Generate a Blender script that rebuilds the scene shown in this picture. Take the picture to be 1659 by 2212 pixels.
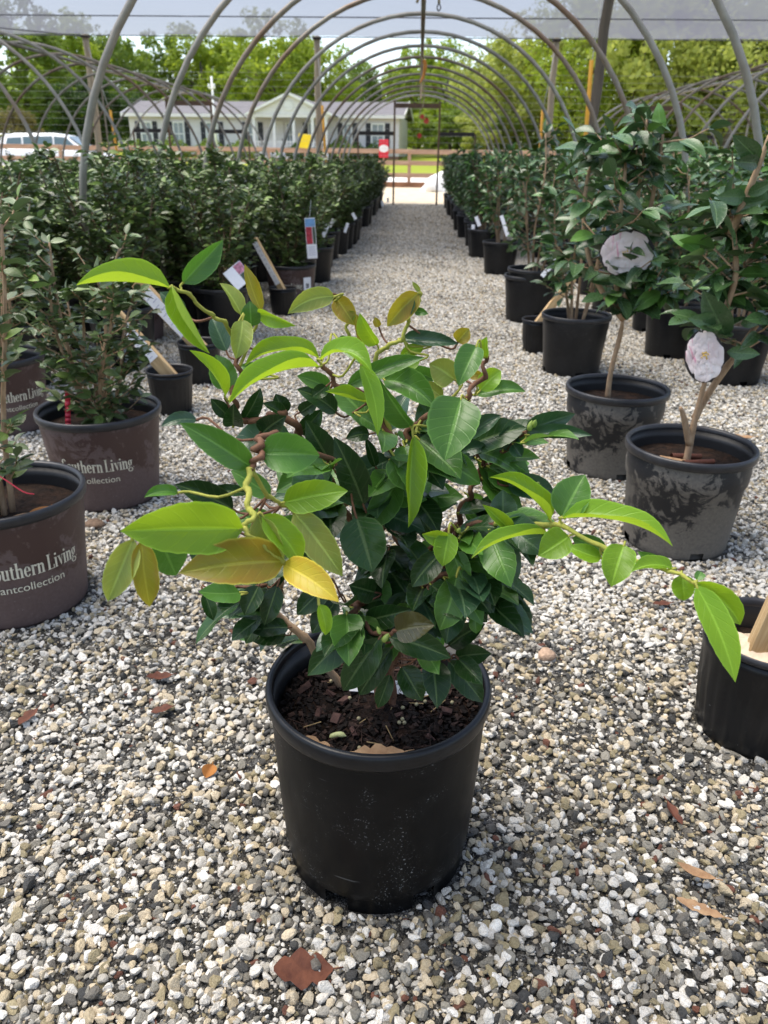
import bpy, math, random
import numpy as np
from mathutils import Vector, Matrix

for o in list(bpy.data.objects):
    bpy.data.objects.remove(o)
SC = bpy.context.scene
COL = SC.collection
R = math.radians
PI = math.pi

# ------------------------------------------------------------------ camera
CAM_H, PITCH, YAW, ROLL = 1.07, R(24.7), R(2.07), R(0.75)
FPX, PW, PH = 1661.0, 1659.0, 2212.0        # focal length in pixels of a 1659 x 2212 view
fw = Vector((-math.sin(YAW)*math.cos(PITCH), math.cos(YAW)*math.cos(PITCH), -math.sin(PITCH)))
_r = Vector((math.cos(YAW), math.sin(YAW), 0))
_u = _r.cross(fw)
RT = (_r*math.cos(ROLL) + _u*math.sin(ROLL)).normalized()
UP = RT.cross(fw).normalized()
CAM = Vector((0, 0, CAM_H))
cd = bpy.data.cameras.new('camera')
cam = bpy.data.objects.new('camera', cd)
COL.objects.link(cam)
cam.matrix_world = Matrix(((RT.x, UP.x, -fw.x, 0), (RT.y, UP.y, -fw.y, 0), (RT.z, UP.z, -fw.z, CAM_H), (0, 0, 0, 1)))
cd.sensor_fit = 'VERTICAL'
cd.sensor_height = 34.6
cd.lens = 34.6*FPX/PH
cd.clip_start, cd.clip_end = 0.02, 600
cd.dof.use_dof = True
cd.dof.focus_distance = 1.12
cd.dof.aperture_fstop = 7.8
SC.camera = cam

# ------------------------------------------------------------------ world, sun, exposure
SUN_EL, SUN_ROT = R(70), R(-75)
w = bpy.data.worlds.new('World')
SC.world = w
w.use_nodes = True
wn = w.node_tree
wn.nodes.clear()
sky = wn.nodes.new('ShaderNodeTexSky')
sky.sky_type = 'NISHITA'
sky.sun_disc = False
sky.sun_elevation = SUN_EL
sky.sun_rotation = SUN_ROT
sky.dust_density = 1.2
sky.air_density = 1.0
hs = wn.nodes.new('ShaderNodeHueSaturation')
hs.inputs['Saturation'].default_value = 0.75
bg = wn.nodes.new('ShaderNodeBackground')
bg.inputs['Strength'].default_value = 0.09
wo = wn.nodes.new('ShaderNodeOutputWorld')
wn.links.new(sky.outputs[0], hs.inputs['Color'])
wn.links.new(hs.outputs[0], bg.inputs['Color'])
wn.links.new(bg.outputs[0], wo.inputs['Surface'])
sl = bpy.data.lights.new('sun', 'SUN')
sl.energy = 1.5
sl.angle = R(42)
sl.color = (1.0, 0.925, 0.81)
sun = bpy.data.objects.new('sun', sl)
COL.objects.link(sun)
sd = Vector((math.sin(SUN_ROT)*math.cos(SUN_EL), math.cos(SUN_ROT)*math.cos(SUN_EL), math.sin(SUN_EL)))
sun.rotation_euler = sd.to_track_quat('Z', 'Y').to_euler()
sun.location = (0, 0, 12)
SC.view_settings.view_transform = 'Standard'
SC.view_settings.look = 'None'
SC.view_settings.gamma = 1.0
SC.view_settings.exposure = 1.8
SC.view_settings.use_curve_mapping = False
try:
    SC.cycles.use_denoising = True
    SC.cycles.max_bounces = 8
    SC.cycles.transparent_max_bounces = 12
    SC.cycles.caustics_reflective = False
    SC.cycles.caustics_refractive = False
except Exception:
    pass

# ------------------------------------------------------------------ pixels to places
def ray(px, py):
    return fw + RT*((px - PW/2)/FPX) - UP*((py - PH/2)/FPX)
def onz(px, py, z=0.0):                     # where the sight line meets a level
    d = ray(px, py)
    return CAM + d*((z - CAM_H)/d.z)
def aty(px, py, Y):                         # where it meets the upright plane at distance Y
    d = ray(px, py)
    return CAM + d*(Y/d.y)

# ------------------------------------------------------------------ mesh helpers
class MB:
    def __init__(s):
        s.v, s.f, s.m, s.uv = [], [], [], []
    def add(s, vs, fs, mi=0, uv=None):
        b = len(s.v)
        s.v += [tuple(p) for p in vs]
        s.uv += (uv if uv else [(0, 0)]*len(vs))
        for f in fs:
            s.f.append(tuple(b + i for i in f))
            s.m.append(mi)
    def box(s, c, d, rot=None, mi=0, bev=0.0):
        x, y, z = d[0]/2, d[1]/2, d[2]/2
        if bev > 0:
            b = min(bev, x*.9, y*.9, z*.9)
            vs, idx = [], {}
            for sx in (-1, 1):
                for sy in (-1, 1):
                    for sz in (-1, 1):
                        idx[(sx, sy, sz)] = len(vs)
                        vs += [(sx*x, sy*(y-b), sz*(z-b)), (sx*(x-b), sy*y, sz*(z-b)), (sx*(x-b), sy*(y-b), sz*z)]
            fs = []
            for a in range(3):
                o1, o2 = [(1, 2), (2, 0), (0, 1)][a]
                for sg in (-1, 1):
                    q = []
                    for p, r in ((-1, -1), (1, -1), (1, 1), (-1, 1)):
                        k = [0, 0, 0]; k[a] = sg; k[o1] = p; k[o2] = r
                        q.append(idx[tuple(k)] + a)
                    fs.append(q if sg > 0 else q[::-1])
            for a in range(3):                # edges
                o1, o2 = [(1, 2), (2, 0), (0, 1)][a]
                for p in (-1, 1):
                    for r in (-1, 1):
                        k0 = [0, 0, 0]; k0[a] = -1; k0[o1] = p; k0[o2] = r
                        k1 = list(k0); k1[a] = 1
                        q = [idx[tuple(k0)]+o1, idx[tuple(k1)]+o1, idx[tuple(k1)]+o2, idx[tuple(k0)]+o2]
                        fs.append(q if p*r < 0 else q[::-1])
            for k, i in idx.items():
                fs.append([i, i+1, i+2] if k[0]*k[1]*k[2] > 0 else [i, i+2, i+1])
        else:
            vs = [(sx*x, sy*y, sz*z) for sx in (-1, 1) for sy in (-1, 1) for sz in (-1, 1)]
            fs = [(0, 1, 3, 2), (4, 6, 7, 5), (0, 4, 5, 1), (2, 3, 7, 6), (0, 2, 6, 4), (1, 5, 7, 3)]
        M = rot if rot else Matrix.Identity(3)
        s.add([Vector(c) + M @ Vector(p) for p in vs], fs, mi)
    def tube(s, pts, rad, n=6, mi=0, cap=True):
        pts = [Vector(p) for p in pts]
        if not hasattr(rad, '__len__'):
            rad = [rad]*len(pts)
        t = (pts[1]-pts[0]).normalized()
        nr = t.orthogonal().normalized()
        vs, fs = [], []
        for i, p in enumerate(pts):
            a = pts[max(i-1, 0)]; b = pts[min(i+1, len(pts)-1)]
            t = (b-a)
            t = t.normalized() if t.length > 1e-9 else Vector((0, 0, 1))
            nr = (nr - t*nr.dot(t))
            nr = nr.normalized() if nr.length > 1e-6 else t.orthogonal().normalized()
            bi = t.cross(nr)
            for k in range(n):
                an = 2*PI*k/n
                vs.append(p + (nr*math.cos(an) + bi*math.sin(an))*rad[i])
        for i in range(len(pts)-1):
            for k in range(n):
                k2 = (k+1) % n
                fs.append((i*n+k, i*n+k2, (i+1)*n+k2, (i+1)*n+k))
        if cap:
            fs.append(tuple(range(n))[::-1])
            fs.append(tuple((len(pts)-1)*n + k for k in range(n)))
        s.add(vs, fs, mi)
    def lathe(s, prof, n=32, mi=0, skip=None, mod=None, mis=None):
        vs, fs = [], []
        for j, (r, z) in enumerate(prof):
            for k in range(n):
                a = 2*PI*k/n
                q = r if mod is None else mod(r, z, a, j)
                vs.append((q*math.cos(a), q*math.sin(a), z))
        b = len(s.v)
        s.v += vs
        s.uv += [(0, 0)]*len(vs)
        for j in range(len(prof)-1):
            for k in range(n):
                if skip and skip(j, k):
                    continue
                k2 = (k+1) % n
                s.f.append((b+j*n+k, b+j*n+k2, b+(j+1)*n+k2, b+(j+1)*n+k))
                s.m.append(mi if mis is None else mis[j])
    def mesh(s, name, mats, smooth=False):
        me = bpy.data.meshes.new(name)
        me.from_pydata(s.v, [], s.f)
        for m in (mats if isinstance(mats, (list, tuple)) else [mats]):
            me.materials.append(m)
        if any(s.m):
            me.polygons.foreach_set('material_index', s.m)
        if smooth:
            me.polygons.foreach_set('use_smooth', [True]*len(s.f))
        if any(u != (0, 0) for u in s.uv[:40]) or len(s.uv) and s.uv[-1] != (0, 0):
            ul = me.uv_layers.new(name='uv')
            ix = np.empty(len(me.loops), dtype=np.int32)
            me.loops.foreach_get('vertex_index', ix)
            ul.data.foreach_set('uv', np.array(s.uv, dtype=np.float32)[ix].ravel())
        me.update()
        return me
    def build(s, name, mats, parent=None, smooth=False, loc=None):
        return link(name, s.mesh(name, mats, smooth), parent, loc)

def link(name, me, parent=None, loc=None, mat=None):
    o = bpy.data.objects.new(name, me)
    COL.objects.link(o)
    if parent is not None:
        o.parent = parent
    if mat is not None:
        o.matrix_local = mat
    elif loc is not None:
        o.location = loc
    return o
def empty(name, loc=(0, 0, 0), rz=0.0):
    o = bpy.data.objects.new(name, None)
    COL.objects.link(o)
    o.empty_display_size = .05
    o.location = loc
    o.rotation_euler = (0, 0, rz)
    return o
def tag(o, label=None, cat=None, group=None, kind=None):
    if label: o['label'] = label
    if cat: o['category'] = cat
    if group: o['group'] = group
    if kind: o['kind'] = kind
    return o
def copy_tree(o, parent=None):
    c = o.copy()
    COL.objects.link(c)
    c.parent = parent
    for ch in list(KIDS(o)):
        copy_tree(ch, c)
    return c
def KIDS(o):
    return o.children
def smooth_path(pts, n=4):                   # Catmull-Rom
    pts = [Vector(p) for p in pts]
    out = []
    for i in range(len(pts)-1):
        p0 = pts[max(i-1, 0)]; p1 = pts[i]; p2 = pts[i+1]; p3 = pts[min(i+2, len(pts)-1)]
        for k in range(n):
            t = k/n
            out.append(.5*((2*p1) + (p2-p0)*t + (2*p0-5*p1+4*p2-p3)*t*t + (3*p1-p0-3*p2+p3)*t**3))
    out.append(pts[-1])
    return out
def lerp(a, b, t): return a + (b-a)*t
ORD = ['first', 'second', 'third', 'fourth', 'fifth', 'sixth', 'seventh', 'eighth', 'ninth', 'tenth', 'eleventh', 'twelfth', 'thirteenth', 'fourteenth', 'fifteenth', 'sixteenth', 'seventeenth', 'eighteenth', 'nineteenth', 'twentieth', 'twenty-first', 'twenty-second', 'twenty-third', 'twenty-fourth', 'twenty-fifth', 'twenty-sixth', 'twenty-seventh', 'twenty-eighth', 'twenty-ninth', 'thirtieth']

# ------------------------------------------------------------------ materials
class NT:
    def __init__(s, name):
        s.mat = bpy.data.materials.new(name)
        s.mat.use_nodes = True
        s.t = s.mat.node_tree
        s.t.nodes.clear()
        s.out = s.n('OutputMaterial')
    def n(s, kind, **kw):
        nd = s.t.nodes.new('ShaderNode'+kind)
        for k, v in kw.items():
            setattr(nd, k, v)
        return nd
    def l(s, a, b): s.t.links.new(a, b)
    def val(s, sock, v):
        if isinstance(v, bpy.types.NodeSocket): s.l(v, sock)
        elif v is not None: sock.default_value = v
    def math(s, op, a, b=None, c=None, clamp=False):
        nd = s.n('Math', operation=op, use_clamp=clamp)
        for i, v in enumerate((a, b, c)): 
            if v is not None: s.val(nd.inputs[i], v)
        return nd.outputs[0]
    def mix(s, f, a, b, mode='MIX'):
        nd = s.n('Mix', data_type='RGBA', blend_type=mode)
        s.val(nd.inputs[0], f)
        for i, v in ((6, a), (7, b)):
            if isinstance(v, tuple) and len(v) == 3: v = v + (1,)
            s.val(nd.inputs[i], v)
        return nd.outputs[2]
    def noise(s, scale, detail=3, rough=.55, vec=None, dist=0):
        nd = s.n('TexNoise')
        nd.inputs['Scale'].default_value = scale
        nd.inputs['Detail'].default_value = detail
        nd.inputs['Roughness'].default_value = rough
        nd.inputs['Distortion'].default_value = dist
        if vec is not None: s.l(vec, nd.inputs['Vector'])
        return nd.outputs[0]
    def ramp(s, f, stops):
        nd = s.n('ValToRGB')
        e = nd.color_ramp.elements
        while len(e) < len(stops): e.new(.5)
        for i, (p, c) in enumerate(stops):
            e[i].position = p
            e[i].color = (c, c, c, 1) if not isinstance(c, tuple) else c + (1,)
        s.l(f, nd.inputs[0])
        return nd.outputs[0]
    def coord(s, k='Object'):
        return s.n('TexCoord').outputs[k]
    def mapped(s, vec, scale):
        m = s.n('Mapping')
        m.inputs['Scale'].default_value = scale
        s.l(vec, m.inputs['Vector'])
        return m.outputs[0]
    def bump(s, h, strength=.3, dist=.01):
        b = s.n('Bump')
        b.inputs['Strength'].default_value = strength
        b.inputs['Distance'].default_value = dist
        s.l(h, b.inputs['Height'])
        return b.outputs[0]
    def bsdf(s, col, rough=.5, spec=.5, normal=None, metal=0.0):
        p = s.n('BsdfPrincipled')
        if isinstance(col, tuple): col = col + (1,) if len(col) == 3 else col
        s.val(p.inputs['Base Color'], col)
        s.val(p.inputs['Roughness'], rough)
        s.val(p.inputs['Specular IOR Level'], spec)
        s.val(p.inputs['Metallic'], metal)
        if normal is not None: s.l(normal, p.inputs['Normal'])
        return p
    def done(s, sh):
        s.l(sh.outputs[0] if hasattr(sh, 'outputs') else sh, s.out.inputs['Surface'])
        return s.mat

def plain(name, col, rough=.5, spec=.4, var=.15, scale=20, bump=0.0, metal=0.0):
    k = NT(name)
    nz = k.noise(scale, 4, vec=k.coord())
    c = k.mix(k.ramp(nz, [(.3, 0.0), (.7, 1.0)]), tuple(x*(1-var) for x in col), tuple(min(1, x*(1+var)) for x in col))
    nb = k.bump(nz, bump, .01) if bump else None
    return k.done(k.bsdf(c, rough, spec, nb, metal))

def leaf_mat(name, top, back, rough=.38, trans=.25, vein=.5, spec=.5, var=.25, tcol=None, blotch=0.0, bcol=None, edge=0.0):
    k = NT(name)
    uvn = k.n('UVMap'); uvn.uv_map = 'uv'
    sp = k.n('SeparateXYZ'); k.l(uvn.outputs[0], sp.inputs[0])
    au = k.math('ABSOLUTE', k.math('SUBTRACT', k.math('MULTIPLY', sp.outputs[0], 2.0), 1.0))
    rib = k.ramp(au, [(.045, 1.0), (.10, 0.0)])
    w_ = k.math('SINE', k.math('MULTIPLY', k.math('SUBTRACT', sp.outputs[1], k.math('MULTIPLY', au, .22)), 46.0))
    side = k.ramp(w_, [(.86, 0.0), (.99, 1.0)])
    rnd = k.math('FRACT', k.math('ADD', k.n('ObjectInfo').outputs['Random'], k.n('Attribute', attribute_name='rnd').outputs['Fac']))
    nz = k.noise(9, 4, vec=k.coord())
    back_f = k.n('NewGeometry').outputs['Backfacing']
    dk = tuple(x*(1-var) for x in top); lt = tuple(min(1, x*(1+var)) for x in top)
    c = k.mix(rnd, dk, lt)
    c = k.mix(k.math('MULTIPLY', nz, .45), c, tuple(x*.6 for x in top))
    if blotch:
        b = k.ramp(k.noise(22, 3, vec=k.coord()), [(.45, 0.0), (.7, 1.0)])
        edge = k.ramp(au, [(.55, 0.0), (1.0, 1.0)])
        c = k.mix(k.math('MULTIPLY', k.math('ADD', b, edge, clamp=True), blotch), c, bcol)
    light = tuple(min(1, x*1.6+.06*(1 if i != 2 else .5)) for i, x in enumerate(top))
    c = k.mix(k.math('MULTIPLY', rib, vein), c, light)
    c = k.mix(k.math('MULTIPLY', side, vein*.2), c, light)
    if edge: c = k.mix(k.math('MULTIPLY', k.ramp(au, [(.90, 0.0), (.985, 1.0)]), edge), c, light)
    spot = k.ramp(k.noise(150, 2, .5, k.coord()), [(.70, 0.0), (.76, 1.0)])
    c = k.mix(k.math('MULTIPLY', spot, .25), c, tuple(x*.45 for x in top))
    cb = k.mix(rnd, tuple(x*.85 for x in back), back)
    cb = k.mix(k.math('MULTIPLY', rib, vein), cb, tuple(min(1, x*1.4) for x in back))
    c = k.mix(back_f, c, cb)
    h = k.math('ADD', k.math('MULTIPLY', rib, -1.0), k.math('ADD', k.math('MULTIPLY', side, -.35), k.math('MULTIPLY', k.noise(60, 2, vec=k.coord()), .5)))
    nb = k.bump(h, .35, .0016)
    p = k.bsdf(c, k.math('ADD', k.math('MULTIPLY', nz, .16), k.math('ADD', k.math('MULTIPLY', back_f, .18), rough-.06)), spec, nb)
    t = k.n('BsdfTranslucent')
    tc = tcol if tcol else tuple(min(1, x*1.6) for x in top)
    k.l(k.mix(.35, tc, c), t.inputs['Color'])
    k.l(nb, t.inputs['Normal'])
    m = k.n('MixShader')
    m.inputs[0].default_value = trans
    k.l(p.outputs[0], m.inputs[1]); k.l(t.outputs[0], m.inputs[2])
    return k.done(m)

LM = {
 'L': leaf_mat('leaf_lime', (.165, .325, .018), (.31, .46, .040), .34, .42, .55, .40, .22, (.50, .70, .02), edge=.7),
 'M': leaf_mat('leaf_mid_green', (.072, .175, .026), (.19, .32, .045), .31, .24, .6, .42, .25, (.13, .36, .03), edge=.6),
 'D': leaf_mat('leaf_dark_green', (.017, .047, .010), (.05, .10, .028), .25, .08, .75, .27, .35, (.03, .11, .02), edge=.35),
 'G': leaf_mat('leaf_grey_green', (.030, .075, .034), (.09, .14, .06), .28, .10, .6, .45, .25, (.06, .15, .04), edge=.4),
 'Y': leaf_mat('leaf_yellow', (.50, .41, .03), (.55, .45, .05), .38, .32, .4, .4, .12, (.80, .60, .03), .5, (.50, .27, .02), edge=.4),
 'O': leaf_mat('leaf_olive_bronze', (.25, .24, .020), (.32, .31, .06), .34, .34, .5, .4, .18, (.50, .42, .02), .6, (.28, .14, .02), edge=.4),
 'P': leaf_mat('leaf_pale_olive', (.22, .29, .055), (.29, .35, .09), .38, .3, .7, .4, .15, (.42, .50, .05), .35, (.28, .22, .05), edge=.5),
 'B': leaf_mat('leaf_dark_bronze', (.050, .046, .008), (.09, .08, .02), .20, .1, .35, .55, .15, (.14, .10, .01)),
}
M_SAS = leaf_mat('small_camellia_leaf', (.084, .128, .036), (.10, .14, .06), .31, .12, .3, .5, .55, (.05, .13, .02))
M_SAS2 = leaf_mat('small_camellia_leaf_lighter', (.155, .23, .048), (.10, .16, .05), .34, .16, .3, .42, .5, (.08, .18, .02))
M_JAP = leaf_mat('large_camellia_leaf', (.058, .116, .038), (.06, .11, .04), .26, .08, .45, .5, .45, (.04, .12, .02))
M_JAP2 = leaf_mat('large_camellia_leaf_fresh', (.088, .19, .038), (.08, .16, .04), .28, .14, .45, .55, .35, (.08, .22, .02))

def bark_mat(name, a, b, scale=60):
    k = NT(name)
    co = k.coord()
    nz = k.noise(scale, 5, .65, k.mapped(co, (1, 1, .35)))
    return k.done(k.bsdf(k.mix(k.ramp(nz, [(.3, 0.0), (.7, 1.0)]), a, b), .75, .25, k.bump(nz, .5, .004)))
M_TWIG = bark_mat('bark_reddish_brown', (.075, .032, .018), (.19, .095, .055))
M_TAN = bark_mat('bark_tan', (.24, .15, .085), (.42, .29, .18))
M_BUSHW = bark_mat('dark_bush_wood', (.075, .050, .030), (.17, .115, .07))
M_GREENSTEM = bark_mat('green_young_stem', (.26, .28, .05), (.38, .36, .07), 90)
M_BARKT = bark_mat('tree_bark', (.06, .05, .04), (.16, .13, .1), 4)

def pot_mat(name, col, dust, dustcol, inner=None, rough=.45, scratch=.3):
    k = NT(name)
    co = k.coord()
    sp = k.n('SeparateXYZ'); k.l(co, sp.inputs[0])
    n1 = k.noise(7, 6, .62, co, .8)
    n2 = k.noise(40, 4, .7, k.mapped(co, (1, 1, .25)))
    n3 = k.noise(260, 2, .5, co)
    oi = k.n('ObjectInfo').outputs['Random']
    low = k.ramp(sp.outputs[2], [(.05, 1.0), (.25, 0.0)])
    n4 = k.noise(18, 6, .72, co, 1.5)
    msk = k.math('ADD', k.math('MULTIPLY', n1, .55), k.math('ADD', k.math('MULTIPLY', n4, .45), k.math('MULTIPLY', low, .12)))
    fac = k.math('MULTIPLY', k.ramp(msk, [(.525, 0.0), (.56, 1.0)]), k.math('ADD', k.math('MULTIPLY', k.noise(120, 3, .6, co), .8), .3), clamp=True)
    fac = k.math('MULTIPLY', fac, dust)
    speck = k.math('MULTIPLY', k.ramp(n3, [(.70, 0.0), (.74, 1.0)]), k.math('MULTIPLY', k.ramp(n1, [(.45, 0.0), (.6, 1.0)]), scratch))
    c = k.mix(fac, tuple(x*.8 for x in col), dustcol)
    c = k.mix(speck, c, (.42, .42, .42))
    rg = k.math('ADD', k.math('MULTIPLY', fac, .35), rough)
    rg = k.math('ADD', rg, k.math('MULTIPLY', k.math('SUBTRACT', n2, .5), .2))
    return k.done(k.bsdf(c, rg, .32, k.bump(n2, .12, .002)))
M_POTB = pot_mat('black_nursery_plastic', (.0055, .006, .0075), .06, (.08, .08, .08), rough=.36, scratch=.5)
M_POTD = pot_mat('dusty_black_plastic', (.014, .015, .018), .8, (.20, .178, .15), rough=.42)
M_POTW = pot_mat('brown_nursery_plastic', (.070, .038, .032), .42, (.22, .17, .165), rough=.48)
M_POTI = plain('dark_pot_inside', (.012, .012, .013), .5, .4, .2)
M_POTH = plain('hero_pot_black', (.010, .011, .013), .40, .45, .3, 90, .05)
def soil_mat():
    k = NT('potting_soil')
    co = k.coord()
    a = k.noise(70, 6, .7, co); b = k.noise(25, 3, .6, co)
    c = k.mix(k.ramp(a, [(.35, 0.0), (.75, 1.0)]), (.006, .004, .003), (.05, .028, .018))
    return k.done(k.bsdf(k.mix(k.ramp(b, [(.5, 0.0), (.7, .6)]), c, (.07, .035, .02)), .9, .2, k.bump(a, 1.0, .02)))
M_SOIL = soil_mat()
M_MULCH = plain('bark_mulch', (.040, .022, .016), .8, .2, .7, 55, .4)
M_CHIP = plain('reddish_bark_chip', (.075, .038, .030), .75, .25, .5, 60, .3)
M_STRAW = plain('pale_dry_stalk', (.36, .25, .12), .8, .2, .35, 60)
M_FERT = plain('fertiliser_prill', (.42, .36, .20), .35, .5, .15, 50)
def dry_mat(name, a, b):
    k = NT(name)
    nz = k.noise(35, 5, .65, k.coord())
    p = k.bsdf(k.mix(k.ramp(nz, [(.3, 0.0), (.72, 1.0)]), a, b), .7, .25, k.bump(nz, .5, .004))
    return k.done(p)
M_DRYR = dry_mat('dry_leaf_red_brown', (.055, .018, .012), (.15, .055, .03))
M_DRYO = dry_mat('dry_leaf_orange', (.22, .085, .02), (.38, .16, .04))
M_DRYT = dry_mat('dry_leaf_tan', (.22, .12, .06), (.42, .27, .15))

def galv_mat(name, a, b, rust):
    k = NT(name)
    co = k.coord()
    nz = k.noise(5, 5, .6, co)
    c = k.mix(k.ramp(nz, [(.35, 0.0), (.65, 1.0)]), a, b)
    c = k.mix(k.math('MULTIPLY', k.ramp(k.noise(1.3, 4, .6, co), [(.45, 0.0), (.6, 1.0)]), rust), c, (.17, .095, .05))
    return k.done(k.bsdf(c, .5, .5, k.bump(k.noise(90, 2, .5, co), .1, .002), .25))
M_PIPE = galv_mat('galvanised_pipe', (.21, .195, .165), (.34, .32, .275), .25)
M_PIPER = galv_mat('rusty_galvanised_pipe', (.20, .18, .15), (.27, .24, .19), .9)
M_PIPEL = galv_mat('pale_galvanised_pipe', (.36, .35, .31), (.50, .48, .43), .1)
M_RUST = galv_mat('rusted_steel', (.09, .055, .04), (.15, .09, .06), .8)
M_DARKST = plain('dark_painted_steel', (.03, .025, .024), .6, .4, .3, 8)
M_WIRE = plain('wire', (.55, .55, .53), .5, .5, .1)
M_ORANGE = plain('orange_plastic_guard', (.78, .38, .03), .5, .4, .12, 9)
M_OSTRAP = plain('faded_orange_strap', (.66, .26, .06), .7, .3, .2, 30)
M_CORD = plain('tan_cord', (.38, .31, .2), .8, .2, .25, 30)
M_YEL = plain('yellow_painted_board', (.82, .62, .02), .5, .4, .06, 6)
M_RED = plain('red_painted_board', (.62, .03, .05), .5, .4, .1, 8)
M_WHITE = plain('white_paint', (.80, .80, .78), .5, .4, .05, 5)
M_PAPER = plain('white_label_paper', (.80, .80, .82), .45, .4, .04, 30)
M_INK = plain('black_ink', (.02, .02, .025), .6, .3, .1)
M_GREYINK = plain('pale_grey_ink', (.42, .42, .52), .6, .3, .2, 60)
M_PRINT = plain('cream_print', (.60, .57, .46), .6, .3, .18, 60)
M_REDT = plain('red_plastic_ribbon', (.62, .035, .06), .4, .5, .1, 20)
def wood_mat(name, a, b, s=(30, 30, 2.2)):
    k = NT(name)
    co = k.coord()
    nz = k.noise(1.0, 5, .65, k.mapped(co, s), 1.0)
    return k.done(k.bsdf(k.mix(k.ramp(nz, [(.32, 0.0), (.68, 1.0)]), a, b), .75, .25, k.bump(nz, .35, .004)))
M_POST = wood_mat('weathered_round_post', (.30, .245, .175), (.50, .42, .31), (14, 14, .6))
M_POSTG = wood_mat('grey_brown_round_post', (.10, .085, .07), (.20, .165, .13), (14, 14, .6))
M_STAKE = wood_mat('pine_stake', (.30, .18, .075), (.58, .42, .23), (60, 60, 4))
M_RAIL = wood_mat('weathered_fence_board', (.33, .20, .13), (.52, .35, .25), (1.2, 14, 14))

def cloth_mat():
    k = NT('knitted_shade_cloth')
    co = k.coord()
    nz = k.noise(.35, 4, .6, co)
    wv = k.noise(1.0, 2, .5, k.mapped(co, (.4, 26, 1)))
    c = k.mix(nz, (.135, .135, .155), (.185, .185, .21))
    c = k.mix(k.math('MULTIPLY', wv, .35), c, (.24, .25, .29))
    d = k.n('BsdfDiffuse'); k.l(c, d.inputs[0])
    t = k.n('BsdfTranslucent'); k.l(k.mix(.15, c, (.3, .31, .37)), t.inputs[0])
    m = k.n('MixShader'); m.inputs[0].default_value = .75
    k.l(d.outputs[0], m.inputs[1]); k.l(t.outputs[0], m.inputs[2])
    tr = k.n('BsdfTransparent')
    m2 = k.n('MixShader'); m2.inputs[0].default_value = .76
    k.l(tr.outputs[0], m2.inputs[1]); k.l(m.outputs[0], m2.inputs[2])
    return k.done(m2)
M_CLOTH = cloth_mat()
M_SEAM = plain('cloth_seam', (.16, .16, .19), .8, .2, .2)

def gravel_ground():
    k = NT('gravel_bed')
    co = k.coord()
    v = k.n('TexVoronoi'); v.inputs['Scale'].default_value = 75; k.l(co, v.inputs['Vector'])
    v2 = k.n('TexVoronoi'); v2.inputs['Scale'].default_value = 48; k.l(co, v2.inputs['Vector'])
    sep = k.n('SeparateColor'); k.l(v.outputs['Color'], sep.inputs[0])
    c = k.ramp(sep.outputs[0], [(0.0, (.12, .11, .095)), (.25, (.30, .285, .25)), (.5, (.48, .455, .40)), (.75, (.62, .60, .56)), (1.0, (.74, .73, .70))])
    sep2 = k.n('SeparateColor'); k.l(v2.outputs['Color'], sep2.inputs[0])
    c = k.mix(k.ramp(sep2.outputs[1], [(.55, 0.0), (.8, .6)]), c, (.40, .34, .24))
    e = k.ramp(v.outputs['Distance'], [(.0, 1.0), (.8, .45)])
    c = k.mix(1.0, c, e, 'MULTIPLY')
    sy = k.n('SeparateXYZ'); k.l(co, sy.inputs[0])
    gap_shade = k.ramp(k.math('DIVIDE', sy.outputs[1], 10.0), [(.14, .22), (.42, 1.0)])     # shade in the gaps between near stones painted into the bed, fading with distance
    c = k.mix(1.0, c, gap_shade, 'MULTIPLY')
    big = k.ramp(k.noise(.7, 4, .6, co), [(.35, .75), (.7, 1.15)])
    c = k.mix(1.0, c, big, 'MULTIPLY')
    v3 = k.n('TexVoronoi'); v3.inputs['Scale'].default_value = 330; k.l(co, v3.inputs['Vector'])
    s3 = k.n('SeparateColor'); k.l(v3.outputs['Color'], s3.inputs[0])
    c = k.mix(1.0, c, k.ramp(s3.outputs[0], [(.0, .25), (.5, .8), (1.0, 2.2)]), 'MULTIPLY')
    h = k.math('ADD', k.math('MULTIPLY', v.outputs['Distance'], -1.0), k.math('MULTIPLY', v3.outputs['Distance'], -.6))
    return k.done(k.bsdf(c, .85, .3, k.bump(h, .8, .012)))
M_GBED = gravel_ground()
def stone_mat():
    k = NT('gravel_stone')
    co = k.coord()
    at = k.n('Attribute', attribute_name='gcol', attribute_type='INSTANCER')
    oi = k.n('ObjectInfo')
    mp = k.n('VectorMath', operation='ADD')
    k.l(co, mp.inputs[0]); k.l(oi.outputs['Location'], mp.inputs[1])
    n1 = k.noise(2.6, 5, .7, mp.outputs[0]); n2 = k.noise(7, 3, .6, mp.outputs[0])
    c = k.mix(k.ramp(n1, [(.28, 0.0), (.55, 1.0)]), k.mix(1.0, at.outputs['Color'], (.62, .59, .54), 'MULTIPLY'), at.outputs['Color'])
    c = k.mix(k.math('MULTIPLY', k.ramp(n2, [(.60, 0.0), (.70, 1.0)]), .55), c, (.05, .05, .05))
    return k.done(k.bsdf(c, .62, .4, k.bump(n1, .5, .05)))
M_STONE = stone_mat()
M_SAND = plain('pale_sandy_drive', (.60, .50, .36), .95, .1, .18, 3, .1)
M_WROAD = plain('white_concrete_road', (.72, .69, .64), .9, .2, .06, 1)
M_BROAD = plain('brown_dirt_drive', (.36, .25, .17), .95, .1, .12, 1)
M_EARTH = plain('red_brown_soil_bank', (.30, .15, .085), .95, .1, .3, 3)
def lawn_mat():
    k = NT('sunlit_lawn')
    co = k.coord()
    c = k.mix(k.noise(.4, 5, .6, co), (.20, .27, .02), (.40, .40, .05))
    return k.done(k.bsdf(k.mix(k.math('MULTIPLY', k.noise(9, 3, .6, co), .5), c, (.14, .20, .02)), .9, .2))
M_LAWN = lawn_mat()
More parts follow.
